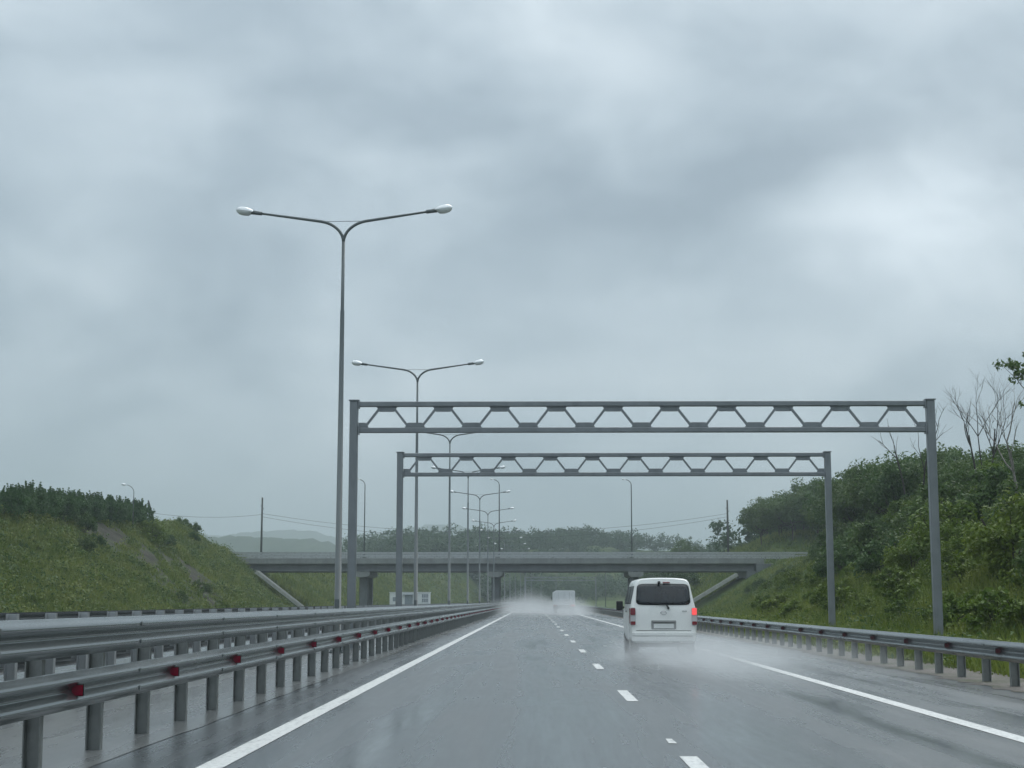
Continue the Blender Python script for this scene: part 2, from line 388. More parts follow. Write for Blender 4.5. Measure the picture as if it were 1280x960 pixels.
# far ridges
def ridge(px0, px1, Y, prof, depth):
    mb = MB(); n = 90; rows = 12
    xs_ = [px0 + (px1 - px0) * i / n for i in range(n + 1)]
    for j in range(rows + 1):
        t = j / rows; fz = math.sin(math.pi * t)
        for x in xs_:
            top = np.interp(x, [p[0] for p in prof], [p[1] for p in prof])
            p = P(x, top, Y); h = max(0, p.z) * fz + 5 * math.sin(x * .31 + j) * fz * Y / 4000
            h += random.uniform(-1, 1) * Y / 1500 * fz * 1.2
            mb.v.append((p.x + (t - .5) * 60, Y + (t - .5) * depth, h - 4))
    for j in range(rows):
        for i in range(n):
            a = j * (n + 1) + i; mb.f.append((a, a + 1, a + n + 2, a + n + 1))
    return tag(mb.build('hills', M['hill'], smooth=True), kind='structure')
ridge(-60, 520, 1500, [(-60, 690), (180, 676), (285, 667), (330, 668), (390, 670), (420, 676), (470, 690), (520, 720)], 500)
ridge(150, 1000, 3300, [(150, 690), (280, 668), (340, 661), (390, 662), (430, 672), (470, 666), (510, 658), (545, 653), (580, 657), (640, 664), (760, 668), (900, 690), (1000, 700)], 900)

# ------------------------------------------------------------------ guard rails
WP = [(.006, .158)] + [(.008 + .078 * math.sin(math.pi * abs(z) / .166) ** 2, z) for z in [.155 - .31 * i / 26 for i in range(27)]] + [(.006, -.158)]
def wbeam(y0, y1, zc, side, xo, step=4.0):
    mb = MB(); Y = np.arange(y0, y1 + step, step)
    prof = [(side * d + xo, z + zc) for d, z in WP] + [(side * (d - .008) + xo, z + zc) for d, z in WP[::-1]]
    n = len(prof)
    for y in Y: mb.v += [(x + off(y), y, z) for x, z in prof]
    for i in range(len(Y) - 1):
        for k in range(n):
            k2 = (k + 1) % n; mb.f.append((i * n + k, i * n + k2, (i + 1) * n + k2, (i + 1) * n + k))
    # lap joints with bolt heads
    for y in Y[::1]:
        for zz_ in (.083, -.083):
            mb.box(min(side * .083, side * .093) + xo + off(y), max(side * .083, side * .093) + xo + off(y), y - .02, y + .02, zc + zz_ - .02, zc + zz_ + .02)
    return mb
def post_mb(zt, side, tiers):
    mb = MB()
    mb.box(-.07, .07, -.006, .006, 0, zt)                       # web
    mb.box(-.07, -.058, -.075, -.0065, 0, zt); mb.box(.058, .07, -.075, -.0065, 0, zt)
    for zc in tiers:                                            # spacer bracket behind each beam
        x0, x1 = sorted((side * .072, side * .158)); mb.box(x0, x1, -.04, .04, zc - .06, zc + .06)
        return mb
def barrier(label, X, side, y0, y1, sp, tiers, zt, refl=None, ylim=100, first=None, bm=None, pmt=None):
    t = thing('guard_rail', label, 'guard rail', (X, 0, 0))
    for zc in tiers: fixn(wbeam(y0, y1, zc, side, side * .16).build('beam', bm or M['galv'], t, smooth=True)).modifiers.new('edges', 'EDGE_SPLIT').split_angle = R(50)
    pm = fixn(post_mb(zt, side, tiers).build('post', pmt or M['post'], t)); Y = first if first else y0 + .4; i = 0; rest = MB()
    while Y < y1:
        if i < ylim:
            o = pm if i == 0 else pm.copy()
            if i: COL.objects.link(o)
            o.location = (off(Y), Y, 0); o.rotation_euler = (R(random.uniform(-.8, .8)), R(random.uniform(-.6, .6)), R(random.uniform(-2, 2)))
        else:
            rest.box(off(Y) - .07, off(Y) + .07, Y - .045, Y + .006, 0, zt)
        Y += sp; i += 1
    if rest.v: tag(rest.build('post', M['post'], t), kind='stuff')
    if refl:
        zc, sp2, yf, mm, sz = refl; rb = MB()
        # a folded reflector: plate facing the traffic on a small bracket seated in the trough of the beam
        xo = side * .172
        rb.prism([(xo, -sz * .42), (xo + side * sz * .9, -sz * .42), (xo + side * sz * .9, sz * .42), (xo, sz * .42)], -.012, 0)
        bk = MB(); bk.prism([(xo - side * .005, -sz * .5), (xo + side * sz * .98, -sz * .5), (xo + side * sz * .98, sz * .5), (xo - side * .005, sz * .5)], .002, .012)
        x0, x1 = sorted((xo, xo + side * sz * .5)); bk.box(x0, x1, .012, .11, -.018, .018)
        rm = fixn(bk.build('reflector', M['black'], t)); rl_ = fixn(rb.build('reflector_lens', mm, rm)); Y = yf; i = 0
        while Y < y1 and i < 100:
            o = rm if i == 0 else copy_tree(rm, t)
            o.location = (off(Y), Y, zc); Y += sp2; i += 1
    return t
barrier('two-tier steel guard rail with red reflectors along the left edge of our carriageway', -4.03, 1, 3, 330, 1.75, [.615, 1.055], 1.17,
        (.615, 3.5, 9.55, M['red'], .10), first=3.9)
barrier('two-tier steel guard rail on the far side of the median, its back turned to us', -6.4, -1, 3, 330, 1.5, [.615, 1.055], 1.20, first=4.1, bm=M['rail_back'], pmt=M['galv_post'])
barrier('single-beam steel guard rail along the grassy right verge, with dull red reflectors', 7.72, -1, 6, 300, 1.55, [.56], .70,
        (.56, 3.1, 22.2, M['dark_red'], .085), first=6.6)

# ------------------------------------------------------------------ twin-arm street lamps on the median
def arm_path(s):
    pts = [(0, 0, 0)]
    for a in np.linspace(0, 1, 9)[1:]:
        th = a * R(78); r = .78; pts.append((s * r * (1 - math.cos(th)), 0, r * .78 * math.sin(th)))
    x, _, z = pts[-1]; pts.append((s * 2.42, 0, z + (2.42 - abs(x)) * .145)); return pts
def lamp_head(s, parent, p, name='lamp_head', k=.98):
    # egg-shaped luminaire: shell above, glass bowl below
    for nm, mm, zs in ((name, M['lamp_head'], 1), ('lamp_glass', M['lamp_glass'], -1)):
        mb = MB(); n, m_ = 10, 5; ax = [(-.2, .05), (-.18, .095), (-.06, .15), (.08, .165), (.2, .14), (.27, .08), (.29, .02)]
        for (t, r) in ax:
            for i in range(n + 1):
                a = math.pi * i / n; r2 = r * k
                mb.v.append((p[0] + s * (t + .3) * k, r2 * math.cos(a), p[2] + (t + .3) * .145 * k + zs * r2 * (.8 if zs > 0 else .75 * (t > -.15)) * math.sin(a)))
        for i in range(len(ax) - 1):
            for j in range(n): mb.f.append((i * (n + 1) + j, i * (n + 1) + j + 1, (i + 1) * (n + 1) + j + 1, (i + 1) * (n + 1) + j))
        mb.build(nm, mm, head_parent[0] if zs < 0 else parent, smooth=True) if zs < 0 else head_parent.__setitem__(0, fixn(mb.build(nm, mm, parent, smooth=True)))
head_parent = [None]
LZ = 11.15
def make_lamp():
    t = thing('street_lamp', 'x', 'street lamp')
    mb = MB(); mb.tube([(0, 0, 0), (0, 0, .5), (0, 0, .5), (0, 0, 9.2), (0, 0, 9.25), (0, 0, LZ)], [.115, .11, .095, .058, .048, .044], 10)
    mb.build('pole', M['lamp_pole'], t, smooth=True)
    b = MB(); b.box(-.2, .2, -.2, .2, 0, .03)
    for sx_ in (-.14, .14):
        for sy in (-.14, .14): b.tube([(sx_, sy, .03), (sx_, sy, .07)], .02, 6)
    b.build('base_plate', M['lamp_pole'], t)
    c = MB(); c.box(-.06, .06, -.13, -.10, .9, 1.4); c.build('access_door', M['lamp_pole'], t)
    for s in (-1, 1):
        mb = MB(); pts = [(x, y, z + LZ - .02) for x, y, z in arm_path(s)]
        mb.tube(pts, [.042] * 9 + [.03], 8); a = mb.build('arm', M['lamp_pole'], t, smooth=True)
        sl = MB(); e_ = Vector(pts[-1]); dv = Vector((s, 0, .145)); sl.tube([e_ - dv * .14, e_ + dv * .15], [.052, .062], 8); sl.build('neck', M['lamp_pole'], a, smooth=True); lamp_head(s, a, pts[-1])
    tz = arm_path(1)[-2]
    mb = MB(); mb.tube([(-tz[0], 0, tz[2] + LZ - .02), (tz[0], 0, tz[2] + LZ - .02)], .008, 5); mb.build('tie_rod', M['wire'], t)
    return t
lamp0 = make_lamp()
LAMPL = ['nearest and tallest twin-arm street lamp, standing left of the first gantry',
         'second twin-arm street lamp, its pole crossing both overhead gantries',
         'third twin-arm street lamp, its heads level with the lower chord of the nearer gantry',
         'fourth twin-arm street lamp, its heads seen through the second gantry truss',
         'fifth twin-arm street lamp, heads just below the second gantry truss',
         'sixth twin-arm street lamp, heads clear of the second gantry and above the hills']
for k in range(16):
    o = lamp0 if k == 0 else copy_tree(lamp0)
    Y = 41.3 + 27.4 * k; o.location = (-5.2 + off(Y), Y, .012); o.rotation_euler = (0, 0, R(random.uniform(-2, 2)))
    tag(o, LAMPL[k] if k < len(LAMPL) else ('small distant twin-arm street lamp on the median, one of those bunched before the bridge' if Y < 206 else 'tiny far-off twin-arm street lamp on the median beyond the bridge'), group='twin-arm lamps along the median')
LAMPDONE = True

# single-arm lamps
def single_lamp(label, loc, H, rz=0, group=None, r=.07):
    t = thing('street_lamp', label, 'street lamp', loc, rz, group)
    mb = MB(); mb.tube([(0, 0, 0), (0, 0, H - .9)] + [(-.9 * (1 - math.cos(a)), 0, H - .9 + .75 * math.sin(a)) for a in np.linspace(.2, 1.35, 6)], [r, r * .75] + [r * .6] * 6, 8)
    mb.build('pole', M['lamp_pole'], t, smooth=True)
    lamp_head(-1, t, (-.72, 0, H - .17), k=.9)
    return t

# ------------------------------------------------------------------ gantries
GY = 44.4
def make_gantry():
    t = thing('overhead_gantry', 'x', 'gantry')
    xl, xr = 0, 16.72
    ztop = P(450, 506, GY).z; zbot = P(450, 538.5, GY).z; zp = P(445, 502, GY).z
    for x in (xl, xr):
        mb = MB(); mb.box(x - .12, x + .12, -.12, .12, 0, zp); p = mb.build('post', M['gantry'], t, bevel=.03)
        c = MB(); c.box(x - .145, x + .145, -.145, .145, zp, zp + .03); c.build('cap', M['gantry'], p)
        b = MB(); b.box(x - .3, x + .3, -.3, .3, -.06, .03)
        for i in (-1, 1):
            b.prism([(x + i * .132, .03), (x + i * .28, .03), (x + i * .132, .4)], -.01, .01)
            for j in (-1, 1): b.tube([(x + i * .23, j * .23, .03), (x + i * .23, j * .23, .08)], .025, 6)
        fixn(b.build('base_plate', M['gantry'], p))
    for nm, z in (('top_chord', ztop), ('bottom_chord', zbot)):
        mb = MB(); mb.box(xl + .132, xr - .132, -.08, .08, z - .076, z + .076); mb.build(nm, M['gantry'], t, bevel=.025)
        for x, s in ((xl + .132, 1), (xr - .132, -1)):
            f = MB(); x0, x1 = sorted((x, x + s * .03)); f.box(x0, x1, -.125, .125, z - .12, z + .12)
            f.build('end_flange', M['gantry'], t)
    n = 10; per = (xr - xl - .264) / n; x0 = xl + .132; zt = ztop - .078; zb = zbot + .078
    def gus(x, z, up, h1=.30, h2=.17, l=True, r_=True):
        g = MB(); hh = .145
        a = -h1 if l else 0; b = h1 if r_ else 0; a2 = -h2 if l else 0; b2 = h2 if r_ else 0
        g.prism([(x + a, z), (x + b, z), (x + b2 * 1.25, z - up * hh), (x + a2 * 1.25, z - up * hh)], -.012, .012)
        g.box(x + a * .9, x + b * .9, -.045, .045, min(z - up * .002, z - up * .016), max(z - up * .002, z - up * .016))
        fixn(g.build('gusset_plate', M['gantry'], t))
    for i in range(n):
        xa = x0 + per * i; xm = xa + per / 2; xb = xa + per
        gus(xm, zt, 1); gus(xa, zb, -1, l=i > 0)
        if i == n - 1: gus(xb, zb, -1, r_=False)
        for p, q in (((xa + .20, 0, zb + .03), (xm - .20, 0, zt - .03)), ((xm + .20, 0, zt - .03), (xb - .20, 0, zb + .03))):
            d = MB(); d.bar(p, q, .07, .055, (0, 1, 0)); d.build('truss_brace', M['gantry'], t)
    return t
g0 = make_gantry()
for (Y, lab, o) in ((GY, 'nearer and larger grey steel truss gantry spanning our carriageway', g0),
                    (60.1, 'second grey steel truss gantry, framed inside the nearer one', None),
                    (366, 'tiny far gantry seen under the overpass beyond the spray', None)):
    o = o or copy_tree(g0); o.location = (-5.2 + off(Y), Y, .012); tag(o, lab, group='overhead truss gantries')

# ------------------------------------------------------------------ overpass
BY = 208.0
br = thing('overpass_bridge', 'low grey concrete road overpass crossing the whole motorway', 'bridge', (0, BY, 0))
zs = lambda y: P(600, y, BY).z
xL, xR = P(292, 700, BY).x, P(955, 700, BY).x
zT, zE, zG, zB = zs(697.5), zs(704.5), zs(706.5), zs(714)
mb = MB(); mb.box(xL, xR, 0, 11, zE, zE + .45); mb.box(xL, xR, .45, 10.5, zE + .452, zT - .15); mb.build('deck', M['concrete'], br)
mb = MB(); mb.box(xL, xR, -.14, .28, zE - .02, zT - .02); mb.box(xL, xR, 10.7, 11.1, zE - .02, zT); mb.build('edge_beam', M['concrete'], br, bevel=.03)
for i, y in enumerate((.75, 3.1, 5.5, 7.9, 10.2)):
    mb = MB(); gx0, gx1 = xL + 1.2, xR - 1.2
    mb.box(gx0, gx1, y - .28, y + .28, zG + .05, zE - .004); mb.box(gx0, gx1, y - .12, y + .12, zB + .22, zG + .046); mb.box(gx0, gx1, y - .33, y + .33, zB, zB + .216)
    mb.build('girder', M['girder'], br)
for pxc in (452.5, 619, 795):
    x = P(pxc, 735, BY).x; mb = MB()
    c = MB(); c.prism([(x - 1.0, zB - .06), (x - 1.0, zB - .5), (x - .6, zB - .776), (x + .6, zB - .776), (x + 1.0, zB - .5), (x + 1.0, zB - .06)], -.1, 11.0); pr = fixn(c.build('pier_cap', M['concrete'], br))
    for yy in (2.2, 8.6):
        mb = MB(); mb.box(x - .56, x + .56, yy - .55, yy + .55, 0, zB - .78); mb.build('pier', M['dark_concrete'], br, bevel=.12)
    f = MB()
    for y in (.75, 3.1, 5.5, 7.9, 10.2): f.box(x - .3, x + .3, y - .25, y + .25, zB - .058, zB - .003)
    f.build('bearing', M['black'], pr)
for s, x in ((1, xL), (-1, xR)):
    mb = MB(); a, b_ = sorted((x - s * 1.5, x + s * 1.1)); mb.box(a, b_, -.3, 11.3, zB - 2.2, zE - .03)
    a, b_ = sorted((x + s * 1.102, x + s * 2.4)); mb.box(a, b_, -.1, 11.1, zB - 2.2, zB - .05)
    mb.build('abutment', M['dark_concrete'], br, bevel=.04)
xl2, xr2 = P(245, 692, BY).x, P(1010, 696, BY).x
for yy, sd in ((.42, -1), (10.4, 1)):
    pt = MB(); x = xl2 + .2
    while x < xr2: pt.box(x - .05, x + .05, yy - .06, yy + .06, zT - .35, zT + .72); x += 2.0
    rl = MB()
    for zc in (.30, .68): rl.prism([(xl2, zT + zc - .13), (xr2, zT + zc - .13), (xr2, zT + zc + .13), (xl2, zT + zc + .13)], yy + sd * .065, yy + sd * .125)
    r_ = fixn(rl.build('railing', M['galv_post'], br)); pt.build('railing_post', M['post'], r_)
p = P(293, 701, BY - .4); mb = MB(); mb.box(p.x - .16, p.x + .16, -.22, -.16, p.z - .3, p.z + .35); mb.build('marker_plate', M['cabin'], br)
mb = MB()
for px in (455, 622, 790): x = P(px, 700, BY).x; mb.box(x - .3, x + .3, .45, 1.05, zT - .147, zT + .12)
mb.build('lamp_plinth', M['concrete'], br)
for px, lab in ((455, 'single-arm lamp on the bridge between the first two median poles'), (624, 'single-arm lamp on the bridge above its middle pier'), (790, 'lone single-arm lamp on the bridge right of centre, clear against the sky')):
    b0 = P(px, 700, BY + .75); zt = P(px, 598, BY + .75).z
    single_lamp(lab, (b0.x, BY + .75, zT + .12), zt - zT - .12, 0, 'single-arm lamps on the overpass', r=.085)

# approach road embankment surfaces behind the abutments are part of the terrain
# concrete drain chutes down both abutment slopes
def chute(a, b, label):
    t = thing('drain_chute', label, 'drain chute', (0, 0, 0)); n = 16
    pts = []
    for i in range(n + 1):
        q = Vector(a).lerp(Vector(b), i / n); pts.append((q.x, q.y, q.z))
    fl = MB(); 
    for p, q in zip(pts[:-1], pts[1:]): fl.bar(p, q, 1.1, .24)
    fl.build('channel_bed', M['chute'], t)
    for s in (-1, 1):
        wl = MB()
        for p, q in zip(pts[:-1], pts[1:]): wl.bar((p[0], p[1] + s * .72, p[2] + .08), (q[0], q[1] + s * .72, q[2] + .08), .28, .42)
        wl.build('side_wall', M['chute'], t)
chute(tuple(P(321, 715.5, 203)), tuple(P(378, 760, 203)), 'pale concrete drain chute down the left slope beneath the end of the bridge')
chute(tuple(P(921, 719, 203)), tuple(P(866, 752, 203)), 'pale concrete drain chute down the right slope beside the van')

# ------------------------------------------------------------------ white van
VX, VY = 3.27, 39.0
van = thing('van', 'white minivan seen from behind in the right lane, trailing spray', 'van', (VX, VY, 0))
VP = [(.33, .74), (.40, .795), (.55, .825), (.75, .832), (.98, .832), (1.16, .818), (1.26, .800), (1.45, .757), (1.65, .715), (1.76, .693), (1.84, .665), (1.895, .615), (1.925, .52), (1.942, .3), (1.948, 0)]
def lean(z):                                                   # how far the rear panel leans forward at height z
    return .0 if z < 1.05 else .20 * ((z - 1.05) / .88) ** 1.25
secs = [(0.00, .945, 0, 1), (.035, .978, 0, 1), (.10, 1, 0, 1), (.6, 1, 0, 1), (1.6, 1, 0, 1), (2.7, .995, 0, 1), (3.1, .985, .0, .9), (3.5, .96, 0, .55), (3.85, .91, 0, .15), (4.0, .80, 0, .0)]
mb = MB(); hw = VP + [(z, -x) for z, x in VP[-2::-1]]
n = len(hw)
for (y, sx_, dz, full) in secs:
    for z, x in hw:
        zz_ = z if z < 1.05 else 1.05 + (z - 1.05) * full + 0 * dz
        if y < .1: zz_ = .33 + (zz_ - .33) * (1 - (.1 - y) * .16)
        l = lean(z) * max(0, 1 - y / 2.2)
        mb.v.append((x * sx_, y + l, zz_))
for i in range(len(secs) - 1):
    for k in range(n - 1): mb.f.append((i * n + k, i * n + k + 1, (i + 1) * n + k + 1, (i + 1) * n + k))
    mb.f.append((i * n + n - 1, i * n, (i + 1) * n, (i + 1) * n + n - 1))
# rear panel: strips between mirrored profile points, so it keeps its lean
m_ = len(VP)
for k in range(m_ - 2): mb.f.append((k, k + 1, n - 2 - k, n - 1 - k))
mb.f.append((m_ - 2, m_ - 1, m_))
e = (len(secs) - 1) * n
for k in range(m_ - 2): mb.f.append((e + n - 1 - k, e + n - 2 - k, e + k + 1, e + k))
mb.f.append((e + m_, e + m_ - 1, e + m_ - 2))
body = fixn(mb.build('body', M['white_paint'], van, smooth=True))
bv = body.modifiers.new('edge', 'EDGE_SPLIT'); bv.split_angle = R(38)
def rear_y(z): return lean(z) - .002
def rplate(name, mm, x0, x1, z0, z1, th=.012, r=.04, parent=van, taper=0, nseg=4, prd=.002, smooth=False):
    """rounded plate lying on the rear panel; taper narrows its top"""
    out = []
    for cx_, cz, a0 in ((x1 - r, z1 - r, 0), (x0 + r, z1 - r, 90), (x0 + r, z0 + r, 180), (x1 - r, z0 + r, 270)):
        for i in range(nseg + 1):
            a = R(a0 + 90 * i / nseg); x = cx_ + r * math.cos(a); z = cz + r * math.sin(a)
            xm = (x0 + x1) / 2; x = xm + (x - xm) * (1 - taper * (z - z0) / (z1 - z0)); out.append((x, z))
    k = len(out); m = MB()
    m.v = [(x, rear_y(z) - prd - th, z) for x, z in out] + [(x, rear_y(z) - prd + .03, z) for x, z in out]
    m.f = [tuple(range(k))] + [(i, i + k, (i + 1) % k + k, (i + 1) % k) for i in range(k)]
    return fixn(m.build(name, mm, parent))
# tailgate glass as a grid so that it follows the lean
def rglass(name, mm, x0, x1, z0, z1, taper, y_off, parent, round_=.06):
    m = MB(); NX, NZ = 12, 8
    for j in range(NZ + 1):
        for i in range(NX + 1):
            u = i / NX * 2 - 1; v = j / NZ * 2 - 1
            p = 9; f = (abs(u) ** p + abs(v) ** p) ** (1 / p) if (u or v) else 1; mx = max(abs(u), abs(v)); k = mx / f if f > 0 else 1
            u *= k; v *= k
            z = (z0 + z1) / 2 + v * (z1 - z0) / 2; x = (x0 + x1) / 2 + u * (x1 - x0) / 2 * (1 - taper * (z - z0) / (z1 - z0))
            m.v.append((x, rear_y(z) + y_off, z))
    for j in range(NZ):
        for i in range(NX):
            a = j * (NX + 1) + i; m.f.append((a, a + 1, a + NX + 2, a + NX + 1))
    o = m.build(name, mm, parent, smooth=True); s = o.modifiers.new('sol', 'SOLIDIFY'); s.thickness = .012; s.offset = 0; return o
rglass('rear_window', M['dark_glass'], -.665, .665, 1.285, 1.775, .06, -.012, van)
rglass('window_seal', M['black'], -.69, .69, 1.265, 1.795, .06, -.004, van)
rplate('brake_light', M['tail_red'], .0, .18, 1.815, 1.84, .02, .01)
m = MB(); m.tube([(-.13, .10, 1.82), (-.06, .10, 1.82)], .035, 8); m.box(-.12, -.07, .08, .2, 1.835, 1.86); m.build('rear_camera', M['black'], van, bevel=.006)
m = MB(); m.bar((.02, rear_y(1.27) - .035, 1.27), (-.40, rear_y(1.34) - .04, 1.345), .02, .02); m.build('wiper', M['black'], van)
m = MB(); m.bar((.06, -.015, 1.29), (.13, -.02, 1.19), .05, .035); m.tube([(.12, .02, 1.19), (.12, -.05, 1.19)], .03, 8); m.build('wiper_motor', M['black'], van)
def tail(s, lit):
    x0, x1 = sorted((s * .835, s * .70))
    t = rplate('tail_light', M['tail_clear'], x0, x1, .765, 1.20, .03, .03)
    a, b_ = x0 + .008, x1 - .008
    rplate('lamp_lens', M['tail_lit'] if lit else M['tail_red'], a, b_, 1.02, 1.19, .045, .025, parent=t)
    rplate('lamp_lens', M['tail_red'], a, b_, .775, .86, .045, .02, parent=t)
    m = MB(); xs0, xs1 = sorted((s * .818, s * .848)); m.box(xs0, xs1, .03, .16, .80, 1.19); m.build('side_lens', M['tail_lit'] if False else M['tail_red'], t, bevel=.01)
    return t
tag(tail(-1, False)); tail(1, True)['label'] = 'lit red tail light on the right'
rplate('plate_recess', M['plate_rim'], -.31, .31, .665, .885, .006, .02)
pl = rplate('number_plate', M['plate'], -.25, .25, .69, .80, .016, .01)
m = MB(); m.box(-.28, .28, -.05, -.012, .84, .875); m.build('tailgate_handle', M['plate_rim'], van, bevel=.01)
m = MB()
for k in range(13): 
    a = 2 * math.pi * k / 12
pts = [(.075 * math.cos(2 * math.pi * k / 16), -.02, 1.075 + .042 * math.sin(2 * math.pi * k / 16)) for k in range(17)]
m.tube(pts, .007, 6, cap=False); m.tube([(.055 * math.cos(a), -.02, 1.085 + .02 * math.sin(a)) for a in np.linspace(0, 6.28, 13)], .005, 6, cap=False); m.build('badge', M['chrome'], van)
m = MB(); m.box(.46, .58, -.018, -.004, 1.105, 1.125); m.build('trim_badge', M['chrome'], van)
# tailgate shut lines
m = MB(); m.box(-.69, .69, -.006, .004, .628, .640); m.build('tailgate_seam', M['black'], van)
m = MB()
for x0_, x1_, z0_, z1_ in ((-.80, .80, .50, .60), (-.80, .80, .36, .497)):
    o_ = .085 if z0_ > .49 else .065
    m.v_ = 0
    pr = [(-.80, .10), (-.80, -.02), (-.72, -o_), (.72, -o_), (.80, -.02), (.80, .10)]
    k = len(pr); m.add([(x, y, z0_) for x, y in pr] + [(x, y, z1_) for x, y in pr], [tuple(range(k))[::-1], tuple(range(k, 2 * k))] + [(i, (i + 1) % k, (i + 1) % k + k, i + k) for i in range(k)])
fixn(m.build('bumper', M['white_paint'], van, bevel=.02))
m = MB(); m.box(-.70, .70, .1, 3.7, .22, .40); m.build('underbody', M['under'], van)
m = MB(); m.tube([(.36, -.04, .26), (.36, .5, .26)], .03, 8); m.build('exhaust_pipe', M['under'], van)
m = MB(); m.box(.20, .40, -.088, -.02, .33, .362); m.build('tow_bracket', M['under'], van)
for sx_ in (-1, 1):
    for yy in (.72, 3.05):
        m = MB(); m.tube([(sx_ * .62, yy, .29), (sx_ * .64, yy, .29), (sx_ * .79, yy, .29), (sx_ * .805, yy, .29)], [.25, .29, .29, .26], 24)
        wh = m.build('wheel', M['rubber'], van); r2 = MB(); r2.tube([(sx_ * .79, yy, .29), (sx_ * .806, yy, .29)], [.18, .16], 20); r2.build('rim', M['plate_rim'], wh)
    for nm, y0_, y1_ in (('side_window', .38, 1.35), ('side_window', 1.43, 2.35), ('door_window', 2.43, 3.05)):
        m = MB(); q = []
        for z in (1.29, 1.45, 1.62, 1.74):
            x = np.interp(z, [a for a, b in VP], [b for a, b in VP]) + .006
            q += [(sx_ * x, y0_ + lean(z) * .8, z), (sx_ * x, y1_ - (.25 * (z - 1.29) if nm == 'door_window' else 0), z)]
        m.add(q, [(2 * i, 2 * i + 1, 2 * i + 3, 2 * i + 2) for i in range(3)])
        o = fixn(m.build(nm, M['dark_glass'], van)); s = o.modifiers.new('sol', 'SOLIDIFY'); s.thickness = .01; s.offset = 0
    m = MB(); m.box(*sorted((sx_ * .835, sx_ * .848)), 1.55, 1.72, 1.08, 1.12); m.build('door_handle', M['black'], van)
    m = MB(); m.box(*sorted((sx_ * .845, sx_ * 1.02)), 2.95, 3.10, 1.12, 1.37); m.bar((sx_ * .80, 3.0, 1.2), (sx_ * .86, 3.0, 1.2), .05, .06); m.build('wing_mirror', M['black'], van, bevel=.035)
    m = MB(); m.box(*sorted((sx_ * .60, sx_ * .80)), .36, .39, .12, .36); m.build('mud_flap', M['rubber'], van)

# ------------------------------------------------------------------ box truck ahead
TY = 172.0; tx = P(705, 745, TY).x
tr = thing('box_truck', 'small white box truck half hidden in spray under the bridge', 'truck', (tx, TY, 0))
zt = P(705, 738, TY).z; hwid = 27.5 * TY / F / 2
m = MB(); m.prism([(-hwid, .95), (hwid, .95), (hwid, zt - .1), (hwid - .12, zt), (-hwid + .35, zt), (-hwid, zt - .22)], 0, 4.2); fixn(m.build('cargo_box', M['truck_white'], tr, bevel=.02))
m = MB()
for x in (-hwid * .5, 0, hwid * .5): m.box(x - .009, x + .009, -.02, -.002, 1.0, zt - .25)
m.build('rear_door', M['plate_rim'], tr)
m = MB(); m.box(-hwid + .1, hwid - .1, .1, 5.6, .6, .93); m.build('chassis', M['under'], tr)
m = MB(); m.box(-hwid + .05, hwid - .05, -.08, .06, .55, .78); m.build('bumper', M['under'], tr)
for s in (-1, 1):
    m = MB(); m.box(*sorted((s * (hwid - .42), s * (hwid - .05))), -.12, -.085, .82, 1.0); m.build('tail_light', M['tail_red'] if s < 0 else M['pink_red'], tr)
    m = MB(); m.box(*sorted((s * hwid * .98, s * (hwid + .12))), 5.0, 5.08, 1.5, 1.85); m.build('wing_mirror', M['black'], tr)
    for yy in (1.0, 4.9):
        m = MB(); m.tube([(s * (hwid - .45), yy, .42), (s * (hwid - .12), yy, .42)], .42, 20); m.build('wheel', M['rubber'], tr)
m = MB(); m.prism([(-hwid + .08, .7), (hwid - .08, .7), (hwid - .08, 1.9), (hwid - .22, 2.2), (-hwid + .22, 2.2), (-hwid + .08, 1.9)], 4.3, 5.8); fixn(m.build('cab', M['truck_white'], tr, bevel=.06))

# ------------------------------------------------------------------ white roadside cabin
CY = 262.0
cb = thing('site_cabin', 'long white roadside cabin with grey doorway and barred windows, seen under the bridge', 'cabin', (0, CY, 0))
a, b_ = P(487, 745, CY).x, P(537, 745, CY).x; ztp = P(510, 740, CY).z
m = MB(); m.box(a, b_, 0, 2.5, .2, ztp - .12); m.build('wall', M['cabin'], cb, bevel=.03)
m = MB(); m.box(a - .08, b_ + .08, -.08, 2.58, ztp - .118, ztp); m.build('roof', M['cabin'], cb)
m = MB()
for x in (a + .4, (a + b_) / 2, b_ - .4): m.box(x - .2, x + .2, .1, 2.4, -.06, .198)
m.build('footing', M['concrete'], cb)
dx0, dx1 = P(506, 745, CY).x, P(516, 745, CY).x
m = MB(); m.box(dx0, dx1, -.04, -.003, .25, ztp - .55); m.build('doorway', M['cabin_grey'], cb)
m = MB(); m.box(dx0 - .35, dx1 + .1, -.35, -.05, ztp - .52, ztp - .42); m.build('canopy', M['cabin_grey'], cb)
x = P(527.5, 745, CY).x
for i in range(3):
    for j in range(2):
        m = MB(); m.box(x + i * .36, x + i * .36 + .27, -.04, -.003, 1.25 + j * .75, 1.25 + j * .75 + .6); m.build('window', M['cabin_grey'], cb)
x = P(491, 745, CY).x
m = MB(); m.box(x, x + .5, -.03, -.003, 1.4, 2.1); m.build('panel', M['cabin_grey'], cb)

